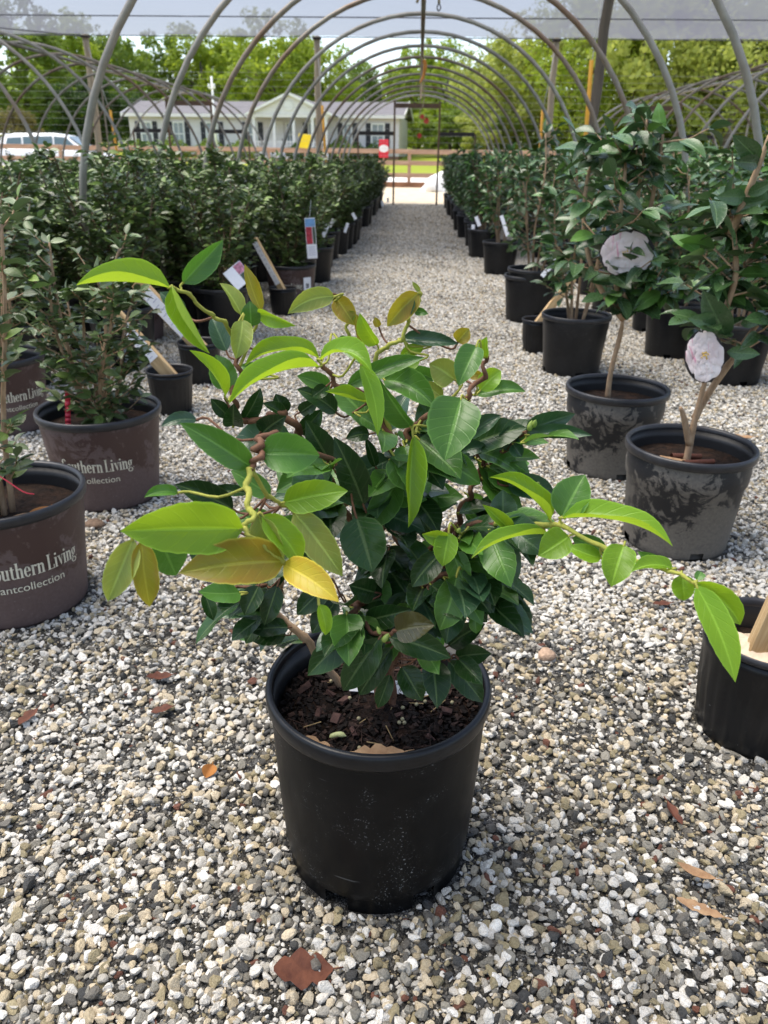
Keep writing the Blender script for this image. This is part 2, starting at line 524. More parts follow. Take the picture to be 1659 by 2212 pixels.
def tree_mat(name, a, b, tc, trans=.42):
    k = NT(name)
    rnd = k.n('Attribute', attribute_name='rnd').outputs['Fac']
    oi = k.n('ObjectInfo').outputs['Random']
    c = k.mix(rnd, a, b)
    c = k.mix(k.math('MULTIPLY', oi, .25), c, tuple(x*.7 for x in b))
    p = k.bsdf(c, .6, .3)
    t = k.n('BsdfTranslucent'); t.inputs[0].default_value = tc + (1,)
    m = k.n('MixShader'); m.inputs[0].default_value = trans
    k.l(p.outputs[0], m.inputs[1]); k.l(t.outputs[0], m.inputs[2])
    return k.done(m)
TM = [tree_mat('foliage_bright', (.13, .21, .018), (.34, .42, .045), (.42, .52, .05)),
      tree_mat('foliage_mid', (.085, .145, .024), (.21, .29, .045), (.26, .36, .05)),
      tree_mat('foliage_dark', (.03, .062, .016), (.07, .12, .03), (.06, .12, .02)),
      tree_mat('foliage_pale', (.18, .235, .045), (.42, .45, .11), (.50, .55, .11)),
      tree_mat('foliage_brownish', (.10, .09, .03), (.20, .17, .06), (.22, .2, .05))]

# ------------------------------------------------------------------ the ground
def zg(y):
    if y < 36: return 0.0
    if y < 62: return (y-36)/24*1.3
    if y < 120: return lerp(1.408, 2.6, (y-62)/58)
    return 2.6
def sheet(name, x0, x1, ys, lift, m, nx=2):
    b = MB()
    vs, fs = [], []
    for y in ys:
        for i in range(nx):
            vs.append((lerp(x0, x1, i/(nx-1)), y, zg(y)+lift))
    for j in range(len(ys)-1):
        for i in range(nx-1):
            fs.append((j*nx+i, j*nx+i+1, (j+1)*nx+i+1, (j+1)*nx+i))
    b.add(vs, fs)
    return tag(b.build(name, m), kind='structure')
sheet('ground', -400, 400, [-60, 36, 40, 49.5, 53, 62, 80, 120, 500], 0.0, M_LAWN)
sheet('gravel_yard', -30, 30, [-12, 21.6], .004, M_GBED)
sheet('sandy_drive', -60, 60, [21.6, 34.2], .004, M_SAND)
sheet('concrete_road', -90, 90, [36.6, 38, 41.3], .004, M_WROAD)
sheet('dirt_drive', -90, 12, [49.5, 51, 53], .004, M_BROAD)

# ------------------------------------------------------------------ tunnel frames
HR, HC = 1.85, 0.62
HOOP_Y = [4.5 + 1.28*k for k in range(14)]
def hoop_mesh(m, r=.021):
    b = MB()
    pts = [(-HR, 0, -.05), (-HR, 0, HC*.5)]
    for i in range(33):
        a = PI - PI*i/32
        pts.append((HR*math.cos(a), 0, HC + HR*math.sin(a)))
    pts += [(HR, 0, HC*.5), (HR, 0, -.05)]
    b.tube(pts, r, 8)
    return b.mesh('hoop', m, True)
hoop_me = {k: hoop_mesh(m) for k, m in (('P', M_PIPE), ('R', M_PIPER), ('L', M_PIPEL))}
seq = 'PPRRPPPRRPPRPL'
def tunnel(cx, k0, where, gname):
    for k in range(k0, 14):
        s = seq[k]
        o = link('pipe_hoop', hoop_me[s], None, (cx, HOOP_Y[k], 0))
        o.rotation_euler = (0, 0, R(random.Random(k*7+int(cx*10)).uniform(-1.2, 1.2)))
        d = {'P': 'grey galvanised pipe hoop of the %s tunnel', 'R': 'rust-stained brownish pipe hoop of the %s tunnel',
             'L': 'pale pipe hoop at the far open end of the %s tunnel'}[s] % where
        if s != 'L': d += ', ' + ORD[13-k] + ' from its door frame'
        tag(o, d, 'hoop', gname)
    b = MB()
    b.tube([(0, HOOP_Y[k0]-.4, 0), (0, HOOP_Y[13]+.05, 0)], .024, 8)
    tag(b.build('ridge_pipe', M_PIPER if cx == 0 else M_PIPE, None, True, (cx, 0, HC+HR-.042)), 'long ridge pipe under the hoops of the %s tunnel' % where, 'pipe')
    e = empty('door_frame', (cx-.08 if cx == 0 else cx, 20.75, 0))
    tag(e, 'rusty door frame with dark side beams closing the %s tunnel' % where, 'door frame')
    for sx in (-1, 1):
        b = MB(); b.box((sx*.54, 0, 1.15), (.045, .045, 2.34), bev=.004); b.build('post', M_RUST, e)
        b = MB(); b.box((sx*1.42, 0, .80), (.035, .035, 1.64), bev=.004); b.build('side_post', M_RUST, e)
        b = MB(); b.box((sx*.98, .0, 1.62), (.84, .05, .085), bev=.004); b.build('side_beam', M_DARKST, e)
    b = MB(); b.box((0, 0, 2.22), (1.03, .04, .10), bev=.004); b.build('header', M_RUST, e)
tunnel(0.0, 0, 'middle', 'hoops of the middle tunnel')
tunnel(-5.6, 3, 'left-hand', 'hoops of the left-hand tunnel')
tunnel(5.6, 4, 'right-hand', 'hoops of the right-hand tunnel')

# things tied to the ridge pipe
zr = HC+HR-.07
b = MB(); b.tube(smooth_path([(0.02, 0, 0), (.05, 0, -.06), (.03, .02, -.2), (-.02, 0, -.30)]), [.012, .03, .03, .028, .026, .03, .026, .022, .02, .022, .018, .012, .01], 6)
tag(b.build('hanging_strap', M_OSTRAP, None, True, (0, HOOP_Y[7]-.3, zr)), 'faded orange strap tied to the ridge pipe', 'strap')
for i, (k, dx, ln) in enumerate([(8, .03, .30), (11, .05, .34), (13, -.02, .42)]):
    b = MB(); b.tube(smooth_path([(0, 0, .02), (.02, 0, -ln*.4), (-.01, 0, -ln)]), .013, 5)
    tag(b.build('rope', M_CORD, None, True, (dx, HOOP_Y[k]+.2, zr)), 'short tan rope hanging from the ridge pipe of the middle tunnel', 'rope', 'ropes hanging from the ridge pipe')
p = aty(948, 16, 9.0)
e = empty('hanging_hook', p)
tag(e, 'pale cord with a dark metal hook hanging beside the ridge pipe', 'hook')
b = MB(); b.tube([(0, 0, .03), (-.02, 0, .5), (-.22, .02, HC+HR-p.z)], .014, 6); b.build('cord', M_CORD, e, True)
b = MB(); b.tube(smooth_path([(0, 0, .035), (.018, 0, .0), (0, 0, -.03), (-.018, 0, 0), (0, 0, .035)]), .006, 6); b.build('metal_loop', M_DARKST, e, True)

# ------------------------------------------------------------------ posts, cloth, guy wires, deer wire
CLZ = 3.80
def round_post(x, y, h, r, m, label, lean=(0, 0)):
    b = MB()
    n = 9
    b.tube([(lean[0]*i/n + .012*math.sin(i*2.1+x), lean[1]*i/n + .012*math.cos(i*1.7+y), -.1+(h+.1)*i/n) for i in range(n+1)], [r*lerp(1.06, .92, i/n) for i in range(n+1)], 12)
    e = empty('round_post', (x, y, 0)); tag(e, label, 'post')
    b.build('pole', m, e, True)
    b = MB(); b.box((lean[0], lean[1]-r*.2, h-.05), (r*2.5, r*2.2, .05), bev=.006); b.build('cap_clamp', M_DARKST, e)
    return e
pL = aty(200, 200, 22); pM = aty(687, 200, 22); pR = aty(1192, 200, 22); pN = aty(1289, 120, 14.0)
round_post(pL.x, 22, CLZ-.02, .082, M_POST, 'pale round wooden post beside the parked white car')
round_post(pM.x, 22, CLZ-.02, .082, M_POST, 'pale round wooden post in front of the house porch')
round_post(pR.x, 22, CLZ-.02, .080, M_POST, 'pale round wooden post between the middle and right-hand tunnels')
round_post(pN.x, 14.0, CLZ-.02, .082, M_POSTG, 'dark grey-brown round post reaching up behind the tall camellias', (.10, 0))

b = MB()
nx, ny = 53, 27
vs, fs, = [], []
for j in range(ny):
    for i in range(nx):
        x = lerp(-26, 26, i/(nx-1)); y = lerp(9.6, 22.05, j/(ny-1))
        z = CLZ + .03 + .05*math.sin(x*1.05+.3)*math.sin(y*.9) + .02*math.sin(x*2.7+y)
        if j == ny-1: z = CLZ - .01 + .012*math.sin(x*1.9)
        vs.append((x, y, z))
for j in range(ny-1):
    for i in range(nx-1):
        q = j*nx+i
        fs.append((q, q+1, q+nx+1, q+nx))
b.add(vs, fs)
cloth = b.build('shade_cloth', M_CLOTH, None, True)
tag(cloth, 'grey-lavender knitted shade cloth stretched overhead above the tunnels', 'shade cloth')
for yy, rr in ((19.1, .012), (22.05, .012)):
    b = MB(); b.tube([(-26, yy, CLZ-.03), (26, yy, CLZ-.03)], rr, 5); b.build('seam_cable', M_SEAM, cloth)
b = MB(); b.tube([(pL.x, 22, CLZ-.06), (pL.x-6.5, 17.0, CLZ-.02)], .014, 5); b.build('seam_cable', M_SEAM, cloth)

def guy(tx, ty, bx, by, post, Y, label):
    t = aty(tx, ty, Y-.5); q = aty(bx, by, Y-.5)
    d = (q-t)
    g = t + d*(t.z/(t.z-q.z))               # down to the ground
    e = empty('guy_wire', g); tag(e, label, 'guy wire', 'guy wires beside the posts')
    b = MB(); b.tube([Vector((0, 0, 0)), t-g], .032, 8); b.build('guard', M_ORANGE, e, True)
    top = Vector((post.x, Y, CLZ-.15))
    b = MB(); b.tube([(t-g)*.96, top-g], .008, 5); b.build('wire', M_WIRE, e, True)
guy(238, 238, 256, 352, pL, 22, 'orange guy-wire guard beside the pale post by the white car')
guy(696, 228, 704, 350, pM, 22, 'orange guy-wire guard beside the post in front of the porch')
guy(1172, 237, 1168, 300, pR, 22, 'yellow-orange guy-wire guard left of the post between the tunnels')
guy(1278, 130, 1264, 312, pN, 14.0, 'yellow-orange guy-wire guard left of the dark post')

e = empty('wire_fence', (0, 22.15, 0)); tag(e, 'tall fence of thin level wires strung between the round posts', 'wire fence')
for i in range(13):
    b = MB(); b.tube([(-22, 0, 1.15+i*.155), (0, 0, 1.14+i*.155), (22, 0, 1.15+i*.155)], .0032, 4); b.build('wire', M_WIRE, e)
for x in (-16, -8.2, 8.3, 15):
    b = MB(); b.tube([(x, 0, 0), (x, 0, 3.1)], .022, 6); b.build('fence_post', M_PIPE, e)
for i, (px, py, s) in enumerate([(912, 252, .07), (921, 261, .085), (906, 293, .07)]):
    q = aty(px, py, 22.1)
    b = MB()
    rg = random.Random(i)
    for k in range(7):
        a = k*2*PI/7
        c = Vector((math.cos(a), -.3, math.sin(a)))*s*.6
        b.add([(0, 0, 0), c + Vector((-.25*s*math.sin(a), -.01, .25*s*math.cos(a))), c*1.7, c - Vector((-.25*s*math.sin(a), .01, .25*s*math.cos(a)))], [(0, 1, 2, 3)])
    b.tube([(0, .0, 0), (0, .05, .05)], .006, 5)
    tag(b.build('red_ribbon', M_RED, None, False, q), 'small red ribbon bow tied to the wire fence', 'ribbon', 'red ribbons on the wire fence')

# ------------------------------------------------------------------ board fence along the road
FY = 34.2
fence = empty('board_fence', (0, FY, 0)); tag(fence, 'brown three-rail board fence along the road', 'fence')
rg = random.Random(3)
x0 = aty(884, 360, FY).x - 2.86*7
xs = [x0 + 2.86*i for i in range(14)]
bm_ = MB(); bm_.box((0, 0, .71), (.13, .13, 1.42), bev=.012); post_me = bm_.mesh('post', M_RAIL)
bm_ = MB(); bm_.box((0, 0, 0), (2.855, .045, .17), bev=.006); rail_me = bm_.mesh('rail', M_RAIL)
for i, x in enumerate(xs):
    link('post', post_me, fence, (x, 0, 0))
    if i < len(xs)-1:
        for z in (1.33, .90, .45):
            link('rail', rail_me, fence, (x+1.43, -.09, z + rg.uniform(-.015, .015)))
        b = MB(); b.box((x+1.43, -.09, .10), (2.85, .05, .20), bev=.006); b.build('kick_board', M_EARTH, fence)
q = aty(658, 305, FY-.15)
e = empty('notice_board', (q.x, q.y, 0)); tag(e, 'plain yellow board fixed on the board fence', 'sign')
b = MB(); b.box((0, 0, q.z), (.50, .03, .52), Matrix.Rotation(R(4), 3, 'Y'), bev=.01); b.build('panel', M_YEL, e)
b = MB(); b.box((0, .03, .75), (.06, .03, 1.5), bev=.004); b.build('stake', M_RAIL, e)
q = aty(829, 321, FY-.15)
e = empty('notice_board', (q.x, q.y, 0)); tag(e, 'red and white board fixed on the board fence', 'sign')
b = MB(); b.box((0, 0, q.z), (.38, .03, .66), bev=.01); b.build('panel', M_RED, e)
b = MB(); b.lathe([(0, -.02), (.19, -.02), (.19, .0), (0, .0)], 20)
b.v = [(x, -.016+z, q.z+y*.72) for x, y, z in b.v]; b.build('white_oval', M_WHITE, e)
b = MB(); b.box((0, .03, .6), (.06, .03, 1.2), bev=.004); b.build('stake', M_RAIL, e)
# a white tarpaulin heap just inside the road fence
q = onz(925, 405)
b = MB()
rg = random.Random(11)
prof = [(.55, .0), (.58, .09), (.50, .34), (.36, .54), (.18, .64), (0, .68)]
b.lathe(prof, 22, mod=lambda r, z, a, j: r*(1+.18*math.sin(3*a+j)+.1*math.sin(7*a+2*j)+.06*math.sin(13*a)))
b.v = [(x*1.15, y*.8, z*(1+.12*math.sin(x*6))) for x, y, z in b.v]
qq = aty(932, 370, 30); qq.z = 0
tag(b.build('tarpaulin_heap', M_WHITE, None, True, (qq.x+.35, 30, 0)), 'crumpled white tarpaulin heap on the sandy drive by the fence', 'tarpaulin')

# ------------------------------------------------------------------ the house
HY = 54.0
hl = aty(272, 340, HY); hr_ = aty(861, 345, HY)
HW = (hr_.x-hl.x)
hz = 0.93
house = empty('house', (hr_.x, HY, hz), R(-4))
tag(house, 'long low white house with grey roof and gabled porch beyond the fence', 'house')
HD, WH = 6.4, 2.28
def siding():
    k = NT('white_lap_siding')
    co = k.coord(); sp = k.n('SeparateXYZ'); k.l(co, sp.inputs[0])
    f = k.math('FRACT', k.math('MULTIPLY', sp.outputs[2], 7.5))
    c = k.mix(k.noise(2, 3, .5, co), (.66, .63, .64), (.74, .71, .72))
    return k.done(k.bsdf(c, .6, .3, k.bump(f, .4, .02)))
M_SIDE = siding()
def shingle():
    k = NT('grey_shingles')
    co = k.coord()
    br = k.n('TexBrick'); k.l(co, br.inputs['Vector']); br.inputs['Scale'].default_value = 2.2
    br.inputs['Color1'].default_value = (.15, .145, .15, 1); br.inputs['Color2'].default_value = (.20, .19, .20, 1); br.inputs['Mortar'].default_value = (.13, .115, .12, 1)
    return k.done(k.bsdf(k.mix(k.noise(.8, 4, .6, co), br.outputs[0], (.20, .19, .20)), .9, .2))
M_SHING = shingle()
def glass():
    k = NT('window_glass')
    c = k.mix(k.noise(1.5, 2, .5, k.coord()), (.16, .20, .23), (.34, .39, .42))
    return k.done(k.bsdf(c, .12, .6))
M_GLASS = glass()
M_SHUT = plain('black_shutter', (.035, .036, .042), .6, .3, .2, 6)
M_BRICK = plain('red_brick_skirt', (.30, .17, .13), .9, .2, .25, 4)
M_TRIM = plain('cream_trim', (.78, .76, .73), .5, .3, .04, 3)
# local frame: x runs from -HW (left) to 0 (right), y back, z up
b = MB(); b.box((-HW/2, HD/2, WH/2+.25), (HW, HD, WH-.25+.25)); 
b.v = b.v; b.build('wall', M_SIDE, house)
for x in (-HW, 0):                           # gable triangles
    b = MB(); b.add([(x, 0, WH+.375), (x, HD, WH+.375), (x, HD/2, WH+1.18)], [(0, 1, 2)]); b.build('gable', M_SIDE, house)
b = MB(); b.box((-HW/2, HD/2, -.1), (HW-.06, HD-.06, .7)); b.build('skirting', M_BRICK, house)
b = MB()
ov = .35
ez, rz_ = WH+.36, WH+1.22
for sy, ye in ((0, -ov), (1, HD+ov)):
    b.add([(-HW-ov, ye, ez-.09), (ov, ye, ez-.09), (ov, HD/2, rz_), (-HW-ov, HD/2, rz_), (-HW-ov, ye, ez-.17), (ov, ye, ez-.17), (ov, HD/2, rz_-.08), (-HW-ov, HD/2, rz_-.08)],
          [(0, 1, 2, 3), (4, 7, 6, 5), (0, 4, 5, 1), (1, 5, 6, 2), (3, 2, 6, 7), (0, 3, 7, 4)])
roof = b.build('roof', M_SHING, house)
b = MB(); b.box((-HW/2, -ov-.02, ez-.15), (HW+2*ov, .06, .2)); b.build('fascia', M_TRIM, roof)
for sgn in (0, 1):
    b = MB()
    for (ya, za, yb, zb) in ((-ov, ez-.12, HD/2, rz_-.03), (HD/2, rz_-.03, HD+ov, ez-.12)):
        x = ov+.012 if sgn else -HW-ov-.012
        b.add([(x-.02, ya, za-.12), (x+.02, ya, za-.12), (x+.02, ya, za+.1), (x-.02, ya, za+.1), (x-.02, yb, zb-.12), (x+.02, yb, zb-.12), (x+.02, yb, zb+.1), (x-.02, yb, zb+.1)],
              [(0, 1, 2, 3), (4, 7, 6, 5), (0, 4, 5, 1), (1, 5, 6, 2), (2, 6, 7, 3), (3, 7, 4, 0)])
    b.build('barge_board', M_TRIM, roof)
def lx(px): return (px-861)/589*HW
def window(px0, px1, z0, z1, shut=True, yoff=0.0):
    x0, x1 = lx(px0), lx(px1)
    cx, wd, cz, ht = (x0+x1)/2, x1-x0, (z0+z1)/2, z1-z0
    b = MB()
    for (c, d) in (((cx, -.03+yoff, z1), (wd+.12, .07, .09)), ((cx, -.03+yoff, z0), (wd+.16, .09, .09)), ((x0, -.028+yoff, cz), (.09, .068, ht)), ((x1, -.028+yoff, cz), (.09, .068, ht)), ((cx, -.024+yoff, cz), (wd, .05, .06)), ((cx, -.022+yoff, cz), (.045, .046, ht))):
        b.box(c, d)
    wd_ = b.build('window', M_WHITE, house)
    for zz in (cz-ht/4, cz+ht/4):
        for xx in (cx-wd/4, cx+wd/4):
            b = MB(); b.box((xx, -.008+yoff, zz), (wd/2-.06, .02, ht/2-.07)); b.build('pane', M_GLASS, wd_)
    if shut:
        for sx in (x0-.22, x1+.22):
            b = MB(); b.box((sx, -.025+yoff, cz), (.30, .05, ht+.08))
            for k in range(7): b.box((sx, -.055+yoff, cz-ht*.42+k*ht*.14), (.24, .02, .05))
            b.build('shutter', M_SHUT, house)
for a in ((298, 322), (371, 394), (444, 469), (536, 556)): window(a[0], a[1], .75, 2.1)
window(743, 760, .75, 2.1); window(803, 829, .75, 2.1)
window(620, 634, .8, 2.1, False, -.002); window(668, 692, .8, 2.1)
b = MB(); b.box((lx(598), -.03, 1.2), (.95, .06, 2.02)); dr = b.build('door', M_TRIM, house)
b = MB(); b.tube([(lx(598)+.36, -.06, 1.15), (lx(598)+.36, -.12, 1.15)], .03, 8); b.build('door_handle', M_DARKST, dr)
# gabled porch
px0, px1 = lx(566), lx(722)
pc, pw = (px0+px1)/2, px1-px0
porch = MB(); porch.box((pc, -1.2, .1), (pw, 2.4, .22)); po = porch.build('porch_floor', M_TRIM, house)
for f_ in (0.02, .29, .55, .80, .98):
    b = MB(); b.box((px0+pw*f_, -2.2, 1.26), (.17, .17, 2.1)); b.box((px0+pw*f_, -2.2, .27), (.24, .24, .1)); b.box((px0+pw*f_, -2.2, 2.3), (.24, .24, .1)); b.build('column', M_WHITE, house)
b = MB(); b.box((pc, -2.2, 2.44), (pw+.3, .3, .22)); b.build('porch_beam', M_TRIM, house)
gz = 2.55
b = MB(); b.add([(px0-.15, -2.3, gz), (px1+.15, -2.3, gz), (pc, -2.3, gz+1.0)], [(0, 1, 2)]); b.build('porch_gable', M_TRIM, house)
b = MB()
for xa in (px0-.35, px1+.35):
    b.add([(xa, -2.5, gz-.05), (pc, -2.5, gz+1.13), (pc, 2.4, gz+1.13), (xa, 2.4, gz-.05), (xa, -2.5, gz-.15), (pc, -2.5, gz+1.03), (pc, 2.4, gz+1.03), (xa, 2.4, gz-.15)],
          [(0, 1, 2, 3), (4, 7, 6, 5), (0, 4, 5, 1), (0, 3, 7, 4), (1, 5, 6, 2)])
pr = b.build('porch_roof', M_SHING, house)
b = MB()
for xa in (px0-.35, px1+.35):
    b.add([(xa, -2.53, gz-.17), (pc, -2.53, gz+.99), (pc, -2.53, gz+1.15), (xa, -2.53, gz-.02), (xa, -2.49, gz-.17), (pc, -2.49, gz+.99), (pc, -2.49, gz+1.15), (xa, -2.49, gz-.02)],
          [(0, 1, 2, 3), (4, 7, 6, 5), (3, 2, 6, 7), (0, 4, 5, 1)])
b.build('porch_barge_board', M_WHITE, pr)
b = MB(); b.lathe([(0, 0), (.28, 0), (.28, .04), (0, .04)], 16); b.v = [(x+pc, -2.31-z, gz+.42+y) for x, y, z in b.v]; b.build('gable_vent', M_WHITE, house)
b = MB()
for z in (.35, 1.0): b.box((pc, -2.2, z), (pw, .06, .06))
n = 46
for i in range(n):
    b.box((px0+pw*(i+.5)/n, -2.2, .67), (.045, .04, .6))
b.build('railing', M_WHITE, house)

# clipped shrubs and a soil bed in front of the house
def ball_foliage(rng, n, rx, ry, rz, size, flat=.0):
    d = rng.normal(size=(n, 3)); d /= np.linalg.norm(d, axis=1)[:, None]
    r = rng.uniform(.55, 1.0, n)**.5
    bump = 1 + .16*np.sin(d[:, 0]*5+1)*np.sin(d[:, 1]*4+2) + .12*np.sin(d[:, 2]*7)
    p = d*(r*bump)[:, None]*np.array([rx, ry, rz])
    p[:, 2] = np.abs(p[:, 2]+rz*.75)
    return quads(rng, p, d, size)
def quads(rng, p, d, size):
    n = len(p)
    nn = d + rng.normal(size=(n, 3))*.75; nn /= np.linalg.norm(nn, axis=1)[:, None]
    a = np.cross(nn, rng.normal(size=(n, 3))); a /= np.linalg.norm(a, axis=1)[:, None]
    c = np.cross(nn, a)
    s = size*rng.uniform(.6, 1.4, n)[:, None]
    v = np.stack([p-a*s, p+c*s*.55, p+a*s, p-c*s*.55], axis=1).reshape(-1, 3)
    f = np.arange(4*n).reshape(n, 4)
    return v, f, rng.uniform(0, 1, n)
def np_mesh(name, v, f, rnd, mat):
    me = bpy.data.meshes.new(name)
    me.from_pydata(v.tolist(), [], f.tolist())
    at = me.attributes.new('rnd', 'FLOAT', 'FACE')
    at.data.foreach_set('value', rnd.astype(np.float32))
    me.materials.append(mat)
    return me
rng = np.random.default_rng(5)
shr = [np_mesh('foliage', *ball_foliage(rng, 900, .75, .6, .5, .07), TM[1]), np_mesh('foliage', *ball_foliage(rng, 900, .75, .6, .5, .07), TM[2])]
for i, (px, Y, s, k) in enumerate([(300, 52.9, 1.0, 0), (322, 52.9, .9, 0), (372, 52.8, 1.2, 0), (392, 52.9, 1.0, 0), (448, 52.8, 1.1, 0), (468, 52.9, 1.0, 0), (500, 52.8, .9, 1), (525, 50.6, 1.25, 0), (650, 50.5, 1.2, 1), (735, 52.9, 1.3, 4), (770, 52.9, 1.0, 1), (812, 52.9, 1.1, 1)]):
    q = aty(px, 345, Y)
    e = empty('clipped_shrub', (q.x, Y, zg(Y)))
    e.scale = (s, s, s*1.1)
    tag(e, 'low rounded shrub before the house, %s from the end by the parked car' % ORD[i], 'shrub', 'shrubs in front of the house')
    link('foliage', shr[k % 2], e)
    b = MB(); b.tube([(0, 0, -.05), (.03, 0, .45)], [.05, .03], 5); b.build('stem', M_BARKT, e)

# pale pole with a crossarm beside the house
q = aty(459, 200, 46)
e = empty('utility_pole', (q.x, 46, zg(46))); tag(e, 'thin pale utility pole with insulators in front of the house', 'utility pole')
ht = aty(459, 165, 46).z - zg(46)
b = MB(); b.tube([(0, 0, -.1), (0, 0, ht)], [.07, .055], 10); b.build('pole', M_WHITE, e, True)
b = MB(); b.box((0, -.1, ht-.55), (.36, .07, .07), bev=.01); b.build('crossarm', M_TRIM, e)
for x in (-.14, .14):
    b = MB(); b.lathe([(0, 0), (.05, 0), (.07, .05), (.05, .1), (.06, .15), (0, .2)], 10); b.v = [(vx+x, vy-.1, vz+ht-.53) for vx, vy, vz in b.v]; b.build('insulator', M_WHITE, e, True)

# ------------------------------------------------------------------ the parked car
def car():
    q = aty(140, 375, 40.1)
    L = aty(262, 375, 40.1).x - aty(18, 375, 40.1).x
    root = empty('parked_car', (q.x, 40.1, zg(40.1)+.004)); tag(root, 'white estate car parked on the road behind the board fence', 'car')
    paint = NT('white_car_paint'); pm = paint.bsdf((.78, .78, .79), .25, .5); pm.inputs['Coat Weight'].default_value = .6
    mp = paint.done(pm)
    mg = NT('car_glass'); mgl = mg.done(mg.bsdf((.10, .15, .17), .06, .7))
    mt = plain('tyre_rubber', (.02, .02, .02), .8, .3)
    mr = plain('wheel_rim', (.42, .43, .45), .35, .5, .1, metal=.7)
    h = L/2; W = .92
    # sections along x from the tail to the nose: x, sill z, belt z, half width
    xs = [-h, -h+.12, -h+.55, -h+1.2, 0, .6, 1.15, h-.9, h-.3, h-.05, h]
    belt = [.85, 1.02, 1.06, 1.06, 1.04, 1.02, 1.0, .93, .84, .70, .60]
    low = [.45, .32, .26, .25, .25, .25, .25, .25, .27, .33, .42]
    hw = [.78, .88, .92, .93, .93, .93, .92, .90, .84, .74, .66]
    b = MB(); vs, fs = [], []
    for x, bz, lz, ww in zip(xs, belt, low, hw):
        sec = [(-ww*.9, lz), (-ww, lz+.12), (-ww*1.0, (lz+bz)/2+.05), (-ww*.95, bz-.04), (-ww*.85, bz), (ww*.85, bz), (ww*.95, bz-.04), (ww, (lz+bz)/2+.05), (ww, lz+.12), (ww*.9, lz)]
        vs += [(x, y, z) for y, z in sec]
    n = 10
    for i in range(len(xs)-1):
        for k in range(n):
            k2 = (k+1) % n
            fs.append((i*n+k, i*n+k2, (i+1)*n+k2, (i+1)*n+k))
    fs += [tuple(range(n))[::-1], tuple(len(vs)-n+k for k in range(n))]
    b.add(vs, fs); body = b.build('body', mp, root, True)
    # cabin
    b = MB(); vs, fs = [], []
    cab = [(-h+.10, 1.0, .80), (-h+.28, 1.58, .66), (-h+.9, 1.72, .68), (0, 1.74, .68), (.55, 1.66, .66), (1.05, 1.32, .72), (1.55, .99, .80)]
    for x, z, ww in cab:
        vs += [(x, -.82, .98), (x, -ww, z-.05), (x, -ww*.85, z), (x, ww*.85, z), (x, ww, z-.05), (x, .82, .98)]
    for i in range(len(cab)-1):
        for k in range(5):
            fs.append((i*6+k, i*6+k+1, (i+1)*6+k+1, (i+1)*6+k))
    fs += [tuple(range(6)), tuple(len(vs)-6+k for k in range(6))[::-1]]
    b.add(vs, fs); rf = b.build('cabin', mp, root, True)
    b = MB(); b.box((-h+.12, 0, 1.66), (.35, 1.2, .05), Matrix.Rotation(R(-6), 3, 'Y'), bev=.02); b.build('roof_spoiler', mp, rf)
    def pane(pts, nm):
        for s in (-1, 1):
            b = MB(); b.add([(x, s*y, z) for x, y, z in pts] + [(x, s*(y-.03), z) for x, y, z in pts], [tuple(range(len(pts)))[::s], tuple(range(len(pts), 2*len(pts)))[::-s]] + [(i, (i+1) % len(pts), len(pts)+(i+1) % len(pts), len(pts)+i) for i in range(len(pts))])
            b.build(nm, mgl, root)
    pane([(-h+.45, .805, 1.08), (-h+1.25, .815, 1.08), (-h+1.25, .735, 1.55), (-h+.6, .735, 1.50)], 'rear_side_window')
    pane([(-h+1.35, .815, 1.08), (-.05, .82, 1.08), (-.05, .735, 1.60), (-h+1.35, .735, 1.57)], 'side_window')
    pane([(.05, .82, 1.08), (1.15, .82, 1.06), (.62, .745, 1.54), (.05, .735, 1.60)], 'front_side_window')
    b = MB(); b.add([(.66, -.60, 1.60), (.66, .60, 1.60), (1.50, .70, 1.05), (1.50, -.70, 1.05)], [(0, 1, 2, 3)]); b.v = [(x+.02, y, z+.015) for x, y, z in b.v]; b.build('windscreen', mgl, root)
    for x in (-h+.95, h-.95):
        for s in (-1, 1):
            b = MB(); b.lathe([(.10, -.1), (.33, -.11), (.345, -.06), (.345, .06), (.33, .11), (.10, .1)], 24)
            b.v = [(vx, vz, vy) for vx, vy, vz in b.v]
            wh = b.build('wheel', mt, root, True, (x, s*.84, .345))
            b = MB(); b.lathe([(0, .115), (.06, .12), (.10, .09), (.22, .115), (.235, .09)], 20); b.v = [(vx, s*vz*1.02, vy) for vx, vy, vz in b.v]; b.build('rim', mr, wh, True)
    for s in (-1, 1):
        b = MB(); b.box((h-.16, s*.62, .72), (.22, .3, .14), bev=.04); b.build('headlight', M_GLASS, root)
        b = MB(); b.box((-h+.06, s*.74, .92), (.12, .14, .26), bev=.03); b.build('tail_light', M_RED, root)
        b = MB(); b.box((.95, s*1.0, 1.05), (.16, .14, .12), bev=.04); b.build('wing_mirror', mp, root)
    for x in (-h+1.3, -.0):
        b = MB(); b.box((x+.35, -.945, .88), (.16, .03, .03), bev=.008); b.build('door_handle', M_DARKST, body)
car()

